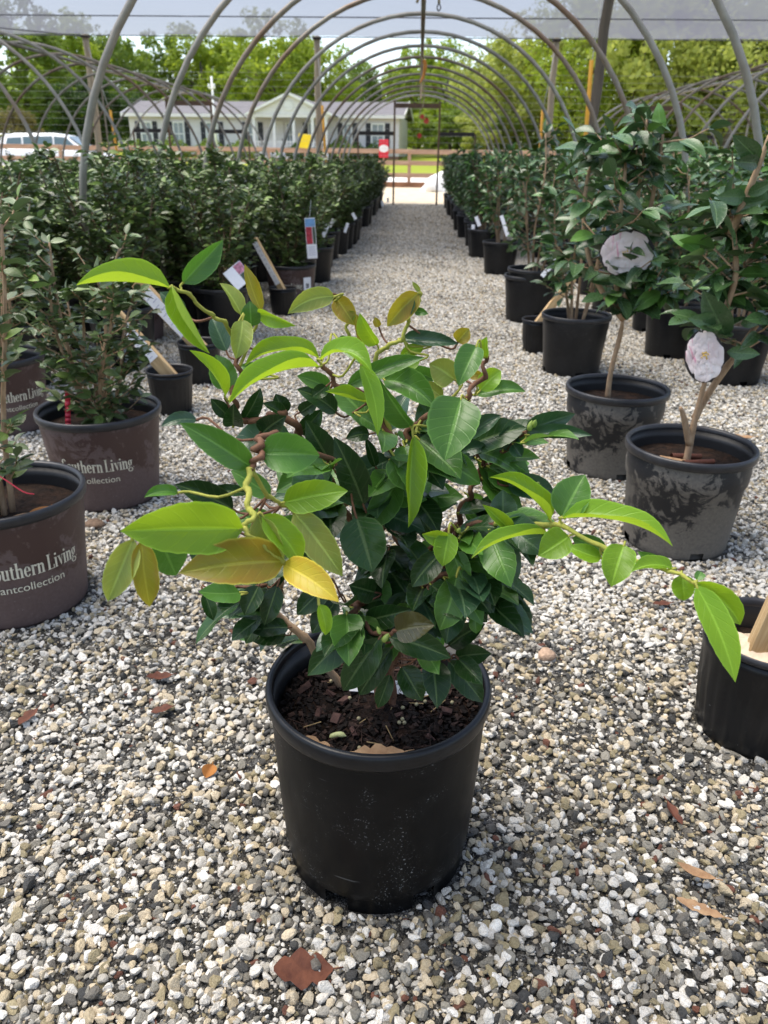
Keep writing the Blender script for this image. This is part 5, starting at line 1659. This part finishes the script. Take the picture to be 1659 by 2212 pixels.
HL = [
# top left shoot
(453,768,202,759,62,'L',60,44,.02,.15,.17), (488,755,598,640,36,'M',-15,22,.06,.14,.12), (459,763,555,945,50,'L',-45,50,.14,.15,.17), (492,835,425,778,24,'G',10,14,0,.10,.10),
(604,937,564,843,28,'G',0,14,0,.05,.03), (643,839,586,753,27,'P',30,30,.05,.06,.05), (696,831,653,703,22,'O',25,20,-.08,.05,.05), (670,870,666,802,30,'M',0,18,0,.06,.06),
(690,839,788,870,28,'L',-35,25,.16,.06,.10), (647,853,629,958,34,'P',0,20,.04,.08,.10), (709,927,739,904,13,'O',0,20,0,.06,.07), (600,1058,508,931,34,'L',48,40,.04,.08,.10),
(611,1039,576,945,38,'M',0,14,0,.06,.05), (850,978,606,1072,52,'L',58,44,.13,.09,.16), (850,955,649,972,40,'L',52,40,.20,.07,.09), (720,1000,640,975,22,'M',0,10,0,.04,.03),
# dark cluster under it
(607,1109,562,1064,22,'D',10,20,0,.06,.07), (621,1135,623,1076,32,'D',0,18,0,.07,.09), (650,1121,696,1035,27,'D',-20,20,0,.05,.05), (698,1156,764,1109,35,'D',0,16,.05,.05,.07),
(757,1105,735,1050,26,'D',15,18,0,.04,.04), (800,1100,850,1065,22,'D',0,18,0,.02,.03), (760,1110,700,1075,22,'D',30,25,0,.05,.06), (800,1156,860,1090,30,'D',-15,20,0,.02,.02),
# left lower shoot
(672,1248,480,1127,44,'M',0,16,.03,.26,.28), (525,1121,429,1137,20,'G',20,18,.18,.20,.22), (696,1209,853,1215,58,'M',0,10,.03,.25,.24), (721,1322,615,1254,32,'M',15,18,0,.22,.22),
(647,1411,320,1418,76,'L',-16,12,.05,.33,.38), (474,1315,384,1326,20,'M',20,20,.18,.26,.28), (621,1358,466,1291,40,'D',10,14,.05,.18,.20), (662,1318,549,1315,20,'D',25,16,.1,.16,.17),
(355,1438,286,1606,44,'P',0,14,.0,.36,.38), (378,1442,402,1622,38,'O',5,14,-.05,.36,.37), (425,1436,470,1536,48,'M',8,10,0,.34,.34), (623,1440,500,1440,24,'D',15,14,.02,.25,.27),
(756,1499,476,1528,68,'O',0,10,.06,.32,.37), (690,1378,757,1492,45,'P',-25,18,-.05,.31,.31), (700,1375,806,1508,45,'L',20,22,.05,.31,.31), (756,1340,928,1308,45,'L',0,12,.04,.23,.23),
(784,1367,914,1540,46,'P',0,14,.05,.23,.26), (756,1505,904,1604,44,'Y',0,12,.07,.32,.36), (834,1527,886,1590,22,'L',0,20,0,.28,.28), (850,1612,868,1695,24,'L',15,24,.1,.30,.31),
(640,1420,560,1400,28,'D',20,20,0,.22,.22), (545,1420,515,1500,30,'G',0,16,0,.24,.26),
# middle top
(891,792,768,837,30,'P',0,16,.20,.03,.06), (879,784,805,778,11,'O',0,20,.1,.02,.03), (897,794,946,868,30,'O',0,14,.03,.01,.02), (925,850,950,833,16,'M',0,18,0,.01,.02),
(969,923,948,835,19,'O',12,22,0,.01,.01), (1005,919,958,835,30,'L',-25,28,.0,.02,.03), (1010,872,1000,845,11,'O',0,20,0,.01,.01), (1116,782,1032,872,33,'O',-8,16,.08,.02,.03),
(1102,795,1075,850,24,'G',20,24,0,.02,.02), (1105,830,1142,838,12,'M',0,18,.1,.02,.03), (1120,778,1099,751,8,'P',0,26,0,.02,.02),
(854,960,993,990,42,'L',45,34,.36,.09,.13), (900,905,990,985,26,'M',-20,20,.16,.06,.10), (962,970,1007,1162,28,'L',20,22,.10,.10,.14), (926,1029,1134,951,30,'M',10,22,.06,.06,.06),
(1095,1137,1009,1012,40,'M',-25,34,.03,.08,.10), (1024,1013,1163,1092,46,'M',12,28,.18,.05,.09), (981,1072,870,1041,32,'L',55,45,-.14,.08,.12), (879,1037,791,1002,27,'M',15,16,.05,.04,.05),
(897,1100,791,1037,32,'D',20,18,.08,.03,.04), (1071,904,1224,916,26,'G',25,22,-.03,.01,.02), (1220,912,1252,876,24,'O',0,16,.05,.0,.0), (1212,1013,1144,970,40,'P',0,18,.1,.02,.02),
(1271,923,1222,1029,40,'M',8,16,0,.09,.12), (1299,955,1297,898,24,'L',-40,30,0,.08,.08), (1281,1041,1338,988,30,'L',0,16,.1,.06,.05), (1271,1053,1403,1043,26,'M',25,24,.10,.05,.06),
(1230,1062,1185,1229,74,'M',0,12,.0,.09,.14), (1146,1158,1165,1268,32,'Y',10,16,.05,.03,.05), (1103,1162,1095,1410,44,'L',30,34,-.10,.10,.14), (1050,1213,1105,1311,42,'M',0,12,0,.07,.09),
(1120,960,1040,1000,22,'L',0,18,.1,.03,.03), (1130,930,1065,955,18,'L',10,18,.2,.02,.02), (1160,1010,1080,985,24,'M',0,18,0,.0,.0), (1250,1000,1290,1000,14,'O',0,18,0,.04,.04),
(1215,1015,1190,960,26,'P',10,20,0,.01,.0), (960,1110,1020,1150,22,'M',15,20,0,.04,.05), (1180,1060,1130,1020,22,'P',0,20,0,.03,.02), (870,1030,830,1060,20,'D',0,20,0,.05,.06),
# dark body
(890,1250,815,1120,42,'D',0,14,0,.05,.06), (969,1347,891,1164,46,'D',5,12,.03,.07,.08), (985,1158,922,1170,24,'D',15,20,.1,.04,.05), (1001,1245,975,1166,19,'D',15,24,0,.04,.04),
(1095,1140,1150,1195,36,'D',0,20,0,.02,.03), (1248,1166,1338,1107,30,'G',12,24,.05,.0,.0), (1224,1209,1304,1194,24,'G',20,20,.14,.0,.01), (1263,1217,1216,1256,25,'G',0,24,0,.01,.02),
(1341,1199,1368,1132,34,'G',10,26,0,.0,.0), (1404,1150,1535,1105,34,'G',-20,18,.10,.02,.03), (1408,1160,1579,1161,24,'G',15,24,.08,.02,.05), (1368,1185,1392,1218,26,'G',0,26,0,.01,.02),
(950,1378,993,1526,64,'D',0,9,.02,.12,.15), (1197,1420,1180,1511,36,'L',0,16,0,.14,.16), (1190,1440,1125,1425,26,'L',-10,20,.05,.14,.15), (1172,1477,1098,1566,38,'D',0,16,.06,.11,.13),
(1218,1536,1172,1682,46,'M',8,12,.04,.12,.15), (1258,1553,1328,1528,26,'M',0,20,.06,.10,.11), (1273,1490,1353,1519,26,'M',15,24,.1,.10,.11), (1266,1640,1270,1690,20,'M',0,20,0,.09,.10),
(1292,1578,1406,1667,36,'D',8,18,.1,.06,.08), (1336,1536,1387,1614,28,'D',20,22,.2,.06,.08), (1281,1591,1307,1640,24,'D',0,20,0,.07,.08), (1240,1600,1300,1660,28,'D',0,18,0,.06,.07),
(545,1580,570,1655,22,'D',10,18,0,.09,.10), (690,1562,651,1642,32,'D',10,16,0,.08,.10), (740,1562,705,1667,30,'D',-5,16,0,.07,.09), (640,1580,529,1577,34,'M',28,14,-.12,.12,.16),
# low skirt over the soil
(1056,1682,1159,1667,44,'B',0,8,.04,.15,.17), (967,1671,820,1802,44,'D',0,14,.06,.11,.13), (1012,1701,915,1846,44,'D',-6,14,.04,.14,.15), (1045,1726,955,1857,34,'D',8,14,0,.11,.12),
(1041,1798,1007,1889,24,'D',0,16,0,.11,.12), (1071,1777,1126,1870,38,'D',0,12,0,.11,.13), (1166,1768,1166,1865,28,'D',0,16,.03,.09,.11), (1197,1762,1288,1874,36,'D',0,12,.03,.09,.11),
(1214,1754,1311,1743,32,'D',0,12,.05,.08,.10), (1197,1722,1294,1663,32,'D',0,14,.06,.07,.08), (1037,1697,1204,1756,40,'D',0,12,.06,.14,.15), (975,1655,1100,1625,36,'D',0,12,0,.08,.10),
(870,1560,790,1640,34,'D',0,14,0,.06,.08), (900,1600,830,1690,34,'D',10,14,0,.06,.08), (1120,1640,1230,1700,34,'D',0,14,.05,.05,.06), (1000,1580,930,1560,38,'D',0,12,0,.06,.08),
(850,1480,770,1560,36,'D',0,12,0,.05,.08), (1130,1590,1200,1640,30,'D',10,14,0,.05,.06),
# right shoot
(1466,1387,1308,1266,44,'L',54,44,.05,.15,.15), (1498,1379,1560,1265,56,'M',-10,16,.0,.16,.14), (1500,1382,1801,1447,52,'L',56,44,.12,.17,.22), (1462,1425,1255,1488,36,'L',60,40,.05,.16,.20),
(1365,1420,1288,1346,24,'L',20,28,0,.13,.14), (1341,1396,1341,1305,42,'G',0,16,0,.08,.07), (1353,1295,1481,1319,38,'G',10,16,.06,.02,.02), (1517,1430,1435,1483,44,'L',0,14,.0,.18,.20),
(1603,1488,1514,1454,26,'L',20,24,-.12,.20,.19), (1615,1473,1524,1435,34,'M',-15,20,.12,.19,.17), (1664,1454,1630,1565,46,'L',0,12,-.03,.22,.25), (1793,1516,1683,1524,28,'L',35,28,.18,.24,.25),
(1780,1512,1700,1470,20,'M',-20,18,.05,.23,.22), (1818,1533,1825,1603,32,'L',10,16,0,.25,.26), (1858,1548,1870,1524,15,'M',0,18,0,.26,.25), (1856,1553,1976,1668,46,'L',-12,16,.18,.27,.29),
(1857,1562,1962,1820,42,'L',10,16,.06,.28,.34), (1400,1410,1350,1470,34,'G',15,18,0,.10,.10), (1330,1410,1400,1360,30,'M',0,16,0,.08,.07), (1470,1440,1400,1480,28,'M',20,22,0,.13,.13),
]
for i, a in enumerate(HL):
    hero_leaf(*a, seed=i)
# leaves deep inside the bush, each on a stem
rg = random.Random(31)
lo, hi_ = hp(1040, 1740, .0).z-HP.z, hp(1040, 1120, 0).z
inner = [p for p in SKEL if -.20 < p.x < .22 and .36 < p.z < hi_+.0 and p.y > -.125]
for k in range(235):
    p = inner[rg.randrange(len(inner))]
    out = Vector((p.x, p.y, 0)) + rdir(rg)*.09
    out.z = 0
    d = (out.normalized()*rg.uniform(.5, 1) + Vector((0, -.35, rg.uniform(-.75, .35))) + rdir(rg)*.25).normalized()
    st_ = p + rdir(rg)*.012 + d*.012
    l = rg.uniform(.050, .082)
    if (st_+d*l).z < ZS+.035: continue
    nn = (Vector((0, -.45, .9)) + rdir(rg)*.5).normalized()
    if abs(nn.dot(d)) > .93: continue
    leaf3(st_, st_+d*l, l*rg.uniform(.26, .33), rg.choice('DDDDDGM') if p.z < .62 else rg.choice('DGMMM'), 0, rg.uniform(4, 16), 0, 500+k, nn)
# buds
M_BUD = plain('green_bud', (.22, .30, .06), .45, .4, .2, 60)
for (x, y, off, s) in [(1410, 1150, .03, .008), (1422, 1140, .03, .007), (1425, 1298, .03, .007), (1430, 1308, .035, .006), (1020, 1712, .145, .008), (1014, 1692, .14, .006), (1220, 1420, .14, .005), (925, 1055, .09, .005), (610, 1438, .26, .006)]:
    b = MB(); b.lathe([(.0001, 0), (s*.4, s*.25), (s*.5, s*.8), (s*.35, s*1.4), (.0001, s*1.9)], 10)
    o = b.build('bud', M_BUD, hero, True, hp(x, y, off)-HP); o.rotation_euler = (rg.uniform(-.6, .6), rg.uniform(-.6, .6), 0)
# white name strip in the pot
c = onz(1045*SF, 1832*SF, .303)
e = empty('name_strip', c); tag(e, 'white printed name strip lying upside down on the soil of the big black pot', 'plant tag')
e.rotation_euler = (face_cam(c, 42, -2) @ Matrix.Rotation(PI, 3, 'Y')).to_euler()
b = MB(); b.box((0, 0, 0), (.135, .0012, .021), bev=.0005); b.build('strip', M_PAPER, e)
for body, z in (('J CORKSCREW CAMELLIA', .0012), ('Camellia j. corkscrew', -.0072)):
    v, f = font_mesh(body, .0078)
    wd = max(p[0] for p in v)
    b = MB(); b.add([(-(x-.062), .0011, y+z) for x, y in v], f); b.build('print', M_INK, e)
b = MB(); b.tube(smooth_path([(-.013, 0, 0), (0, .002, .004), (.012, 0, .003)]), [.0005, .0035, .004, .0042, .004, .0045, .004, .002, .0005], 7)
tag(b.build('fallen_bud', plain('pale_green_bud', (.52, .55, .25), .5, .4, .1), None, True, HP+Vector((-.055, -.085, ZS+.013))), 'pale green fallen bud on the soil of the big black pot', 'bud')

# ------------------------------------------------------------------ dry leaves on the ground and in pots
def dry_leaf(px, py, length, width, mat, label, rot, curl=.25, lobes=0, z=.016, seed=0, fold=.4, at=None):
    rgl = random.Random(seed)
    p = onz(px, py, z) if at is None else at
    nr, nc = 12, 7
    b = MB(); vs = []
    for i in range(nr):
        t = i/(nr-1)
        w_ = math.sin(PI*min(1, max(.0, t*.96+.02)))**.75*width/2
        if lobes: w_ *= .62+.42*abs(math.sin(t*PI*lobes+.4))
        for j in range(nc):
            u = 2*j/(nc-1)-1
            vs.append(((t-.5)*length, w_*u, abs(u)*w_*fold + curl*length*(t-.5)**2 + rgl.uniform(-.02, .02)*width*abs(u)))
    fs = [(i*nc+j, (i+1)*nc+j, (i+1)*nc+j+1, i*nc+j+1) for i in range(nr-1) for j in range(nc-1)]
    b.add(vs, fs)
    b.tube([(length*.5, 0, curl*length*.25), (length*.68, .002, curl*length*.3)], .0011, 5)
    o = b.build('dry_leaf', mat, None, True, p); o.rotation_euler = (rgl.uniform(-.2, .2), rgl.uniform(-.2, .2), R(rot))
    tag(o, label, 'dry leaf')
dry_leaf(655, 2095, .085, .062, M_DRYR, 'large ragged red-brown dry leaf on the gravel in front of the big pot', 10, .12, 3, seed=1, fold=.12)
dry_leaf(452, 1668, .032, .028, M_DRYO, 'small folded orange dry leaf on the gravel left of the big pot', 80, .3, 0, seed=2, fold=.7)
dry_leaf(350, 1535, .045, .03, M_DRYR, 'curled red-brown dry leaf below the lobed one left of the big pot', 15, .3, 2, seed=3)
dry_leaf(344, 1464, .055, .034, M_DRYR, 'lobed red-brown dry leaf under the drooping olive leaves', 25, .4, 3, seed=4)
dry_leaf(62, 1550, .05, .034, M_DRYR, 'torn dark red dry leaf in front of the brown pots', 70, .2, 2, seed=5)
dry_leaf(1455, 1760, .055, .020, M_DRYR, 'narrow curled brown dry leaf right of the big pot', 100, .4, 2, seed=6, fold=.7)
dry_leaf(1502, 1893, .06, .022, M_DRYT, 'twisted tan dry leaf standing on edge on the gravel', -35, .7, 0, seed=7, fold=.8, z=.022)
dry_leaf(1512, 1962, .07, .026, M_DRYT, 'flat lobed tan oak leaf on the gravel', -28, .1, 4, seed=8, fold=.1)
dry_leaf(1605, 946, .09, .04, M_DRYT, 'curled tan dry leaf on the gravel behind the muddy black pot', -25, .5, 2, seed=9)
dry_leaf(1430, 1306, .05, .03, M_DRYR, 'rusty red dry leaf under the long right-hand shoot', 10, .3, 2, seed=10)
dry_leaf(0, 0, .085, .05, M_DRYT, 'tan lobed oak leaf on the soil at the front of the big pot', 8, .15, 4, seed=11, fold=.15, at=HP+Vector((.0, -.125, ZS+.016)))
dry_leaf(0, 0, .055, .04, M_DRYT, 'curled grey-tan leaf on the soil at the left of the big pot', -30, .35, 2, seed=12, fold=.3, at=HP+Vector((-.085, -.115, ZS+.016)))
for i, (dx, dy, rz, m, lb) in enumerate([(.06, -.06, 20, M_DRYT, 'tan'), (.10, -.02, 70, M_DRYO, 'orange-brown'), (-.02, -.09, -30, M_DRYR, 'dark brown')]):
    dry_leaf(0, 0, .065, .032, m, lb + ' fallen leaf on the soil of the front brown pot', rz, .2, 0, seed=20+i, fold=.3, at=Vector((L1[0]+dx, L1[1]+dy, PK['W']['zs']+.012)))
q = onz(1180, 1415, .014)
b = MB(); b.lathe([(.0001, -.012), (.016, -.010), (.022, -.001), (.018, .009), (.008, .014), (.0001, .0145)], 10, mod=lambda r, z, a, j: r*(1+.16*math.sin(3*a+j)+.08*math.sin(5*a)))
tag(b.build('tan_stone', plain('tan_granite', (.38, .26, .18), .8, .3, .35, 120, .4), None, True, q), 'single larger pinkish tan stone right of the big pot', 'stone')
q = onz(205, 1132, .012)
b = MB(); b.lathe([(.0001, -.012), (.022, -.010), (.031, -.001), (.026, .008), (.012, .013), (.0001, .014)], 10, mod=lambda r, z, a, j: r*(1+.2*math.sin(2*a+j)+.1*math.sin(5*a)))
tag(b.build('brown_stone', plain('brown_rock', (.16, .105, .07), .85, .3, .35, 90, .4), None, True, q), 'flat brown stone at the foot of the brown pots', 'stone')

# ------------------------------------------------------------------ the gravel itself: loose stones
def gravel():
    rng = np.random.default_rng(12)
    V, F, pid = [], [], []
    import bmesh
    nproto = 14
    for k in range(nproto):
        bm = bmesh.new(); bmesh.ops.create_icosphere(bm, subdivisions=2, radius=1)
        v = np.array([x.co[:] for x in bm.verts]); f = [tuple(x.index for x in p.verts) for p in bm.faces]; bm.free()
        for c in range(11):
            n = rng.normal(size=3); n /= np.linalg.norm(n)
            d = rng.uniform(.42, .85)
            ex = np.maximum(v @ n - d, 0)
            v = v - ex[:, None]*n*.97
        v *= np.array([rng.uniform(.95, 1.4), rng.uniform(.8, 1.0), rng.uniform(.55, .85)])
        b0 = sum(len(x) for x in V)
        V.append(v*.0 + v); F += [tuple(b0+i for i in q) for q in f]; pid += [k]*len(v)
    nv = sum(len(x) for x in V)
    pts, sz = [], []
    def zone(y0, y1, dens, smin, smax, xl, xr, zmax):
        area = 0
        n = int(dens*(y1-y0)*((xr(y1)-xl(y1))+(xr(y0)-xl(y0)))/2)
        y = rng.uniform(y0, y1, n)
        u = rng.uniform(0, 1, n)
        L_, R_ = np.array([xl(a) for a in y]), np.array([xr(a) for a in y])
        x = L_+(R_-L_)*u
        s = smin*(smax/smin)**(rng.uniform(0, 1, n)**1.5)
        z = rng.uniform(0, zmax, n)+s*.18
        pts.append(np.stack([x, y, z], 1)); sz.append(s)
    xl = lambda y: -.58*y-.30
    xr = lambda y: .55*y+.30
    zone(.25, 1.6, 20000, .0021, .0066, xl, xr, .005)
    zone(.25, 1.6, 6800, .0058, .0125, xl, xr, .011)
    zone(1.6, 3.2, 8200, .0042, .0085, xl, xr, .007)
    zone(1.6, 3.2, 3200, .007, .0115, xl, xr, .009)
    for sg in (-1, 1):                       # the yard goes on to both sides and behind
        for y0, y1 in ((-.6, .25), (.25, 1.6), (1.6, 3.2)):
            ed = (lambda y: .58*max(y, 0)+.30) if y0 >= .25 else (lambda y: 0.0)
            if sg < 0: zone(y0, y1, 9000, .0045, .0115, lambda y: -2.2-.3*y, lambda y, ed=ed: -ed(y), .008)
            else: zone(y0, y1, 9000, .0045, .0115, lambda y, ed=ed: ed(y)*.95, lambda y: 2.2+.3*y, .008)
    xl2 = lambda y: max(-.58*y-.3, -2.3); xr2 = lambda y: min(.55*y+.3, 2.6)
    zone(3.2, 5.5, 6000, .006, .0115, xl2, xr2, .009)
    zone(5.5, 9, 3600, .008, .013, lambda y: -1.25, lambda y: 1.9, .008)
    zone(9, 14, 2000, .010, .016, lambda y: -1.1, lambda y: 1.0, .008)
    zone(14, 21.3, 900, .012, .018, lambda y: -1.0, lambda y: .9, .006)
    P = np.concatenate(pts); S = np.concatenate(sz)
    ok = np.ones(len(P), bool)
    for (x, y, r) in POTS:
        ok &= (P[:, 0]-x)**2+(P[:, 1]-y)**2 > (r+.007)**2
    P, S = P[ok], S[ok]
    n = len(P)
    # colours of the stones: white quartz, grey granite, beige, dark, tan; patches differ
    X, Y = P[:, 0], P[:, 1]
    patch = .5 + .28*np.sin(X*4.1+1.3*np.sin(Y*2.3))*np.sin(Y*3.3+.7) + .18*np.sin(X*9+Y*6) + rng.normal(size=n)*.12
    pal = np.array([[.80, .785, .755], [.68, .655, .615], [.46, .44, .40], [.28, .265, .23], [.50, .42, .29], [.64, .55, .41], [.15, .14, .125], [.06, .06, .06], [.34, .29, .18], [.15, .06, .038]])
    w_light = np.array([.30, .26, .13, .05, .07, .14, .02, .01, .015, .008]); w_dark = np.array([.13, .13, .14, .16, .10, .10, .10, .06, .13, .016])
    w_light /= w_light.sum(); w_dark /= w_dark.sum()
    t = np.clip((patch-.3)/.5 + np.clip((Y-1.4)*.8, -.4, .75), 0, 1)  # darker near, whiter far: some damp, the rest light and shade put into colour
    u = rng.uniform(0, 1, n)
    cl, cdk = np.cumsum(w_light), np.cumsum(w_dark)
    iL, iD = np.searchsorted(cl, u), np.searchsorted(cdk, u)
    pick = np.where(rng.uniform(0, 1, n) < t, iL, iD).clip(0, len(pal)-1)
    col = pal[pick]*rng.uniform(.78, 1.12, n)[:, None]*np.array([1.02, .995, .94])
    col = np.concatenate([col, np.ones((n, 1))], 1).astype(np.float32)
    me = bpy.data.meshes.new('gravel')
    me.from_pydata(np.concatenate(V + [P]).tolist(), [], F)
    me.materials.append(M_STONE)
    tot = nv+n
    def attr(nm, ty, arr, key='value'):
        a = me.attributes.new(nm, ty, 'POINT'); a.data.foreach_set(key, arr.ravel())
    attr('pid', 'INT', np.concatenate([np.array(pid), -np.ones(n)]).astype(np.int32))
    pv = np.zeros(tot, np.float32); pv[nv:] = S; attr('gsize', 'FLOAT', pv)
    rot = np.zeros((tot, 3), np.float32); rot[nv:] = np.stack([rng.normal(size=n)*.45, rng.normal(size=n)*.45, rng.uniform(0, 6.28, n)], 1); attr('grot', 'FLOAT_VECTOR', rot, 'vector')
    gi = np.zeros(tot, np.int32); gi[nv:] = rng.integers(0, nproto, n); attr('gidx', 'INT', gi)
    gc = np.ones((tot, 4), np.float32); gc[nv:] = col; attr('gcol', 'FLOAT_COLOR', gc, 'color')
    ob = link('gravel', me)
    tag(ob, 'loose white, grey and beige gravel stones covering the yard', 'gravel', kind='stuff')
    ng = bpy.data.node_groups.new('scatter_gravel', 'GeometryNodeTree')
    ng.interface.new_socket('Geometry', in_out='INPUT', socket_type='NodeSocketGeometry')
    ng.interface.new_socket('Geometry', in_out='OUTPUT', socket_type='NodeSocketGeometry')
    N = ng.nodes.new; Lk = ng.links.new
    gin, gout = N('NodeGroupInput'), N('NodeGroupOutput')
    def named(nm, ty):
        a = N('GeometryNodeInputNamedAttribute'); a.data_type = ty; a.inputs['Name'].default_value = nm
        return a.outputs['Attribute']
    cmp_ = N('FunctionNodeCompare'); cmp_.data_type = 'INT'; cmp_.operation = 'GREATER_EQUAL'
    ins = [s for s in cmp_.inputs if s.type == 'INT']
    Lk(named('pid', 'INT'), ins[0]); ins[1].default_value = 0
    sep = N('GeometryNodeSeparateGeometry'); sep.domain = 'POINT'
    Lk(gin.outputs[0], sep.inputs['Geometry']); Lk(cmp_.outputs[0], sep.inputs['Selection'])
    spl = N('GeometryNodeSplitToInstances'); spl.domain = 'POINT'
    Lk(sep.outputs['Selection'], spl.inputs['Geometry']); Lk(named('pid', 'INT'), spl.inputs['Group ID'])
    iop = N('GeometryNodeInstanceOnPoints')
    Lk(sep.outputs['Inverted'], iop.inputs['Points']); Lk(spl.outputs['Instances'], iop.inputs['Instance'])
    iop.inputs['Pick Instance'].default_value = True
    Lk(named('gidx', 'INT'), iop.inputs['Instance Index'])
    Lk(named('grot', 'FLOAT_VECTOR'), iop.inputs['Rotation'])
    Lk(named('gsize', 'FLOAT'), iop.inputs['Scale'])
    Lk(iop.outputs[0], gout.inputs[0])
    md = ob.modifiers.new('scatter', 'NODES'); md.node_group = ng
    return n
NST = gravel()
print('stones', NST, 'objects', len(bpy.data.objects))
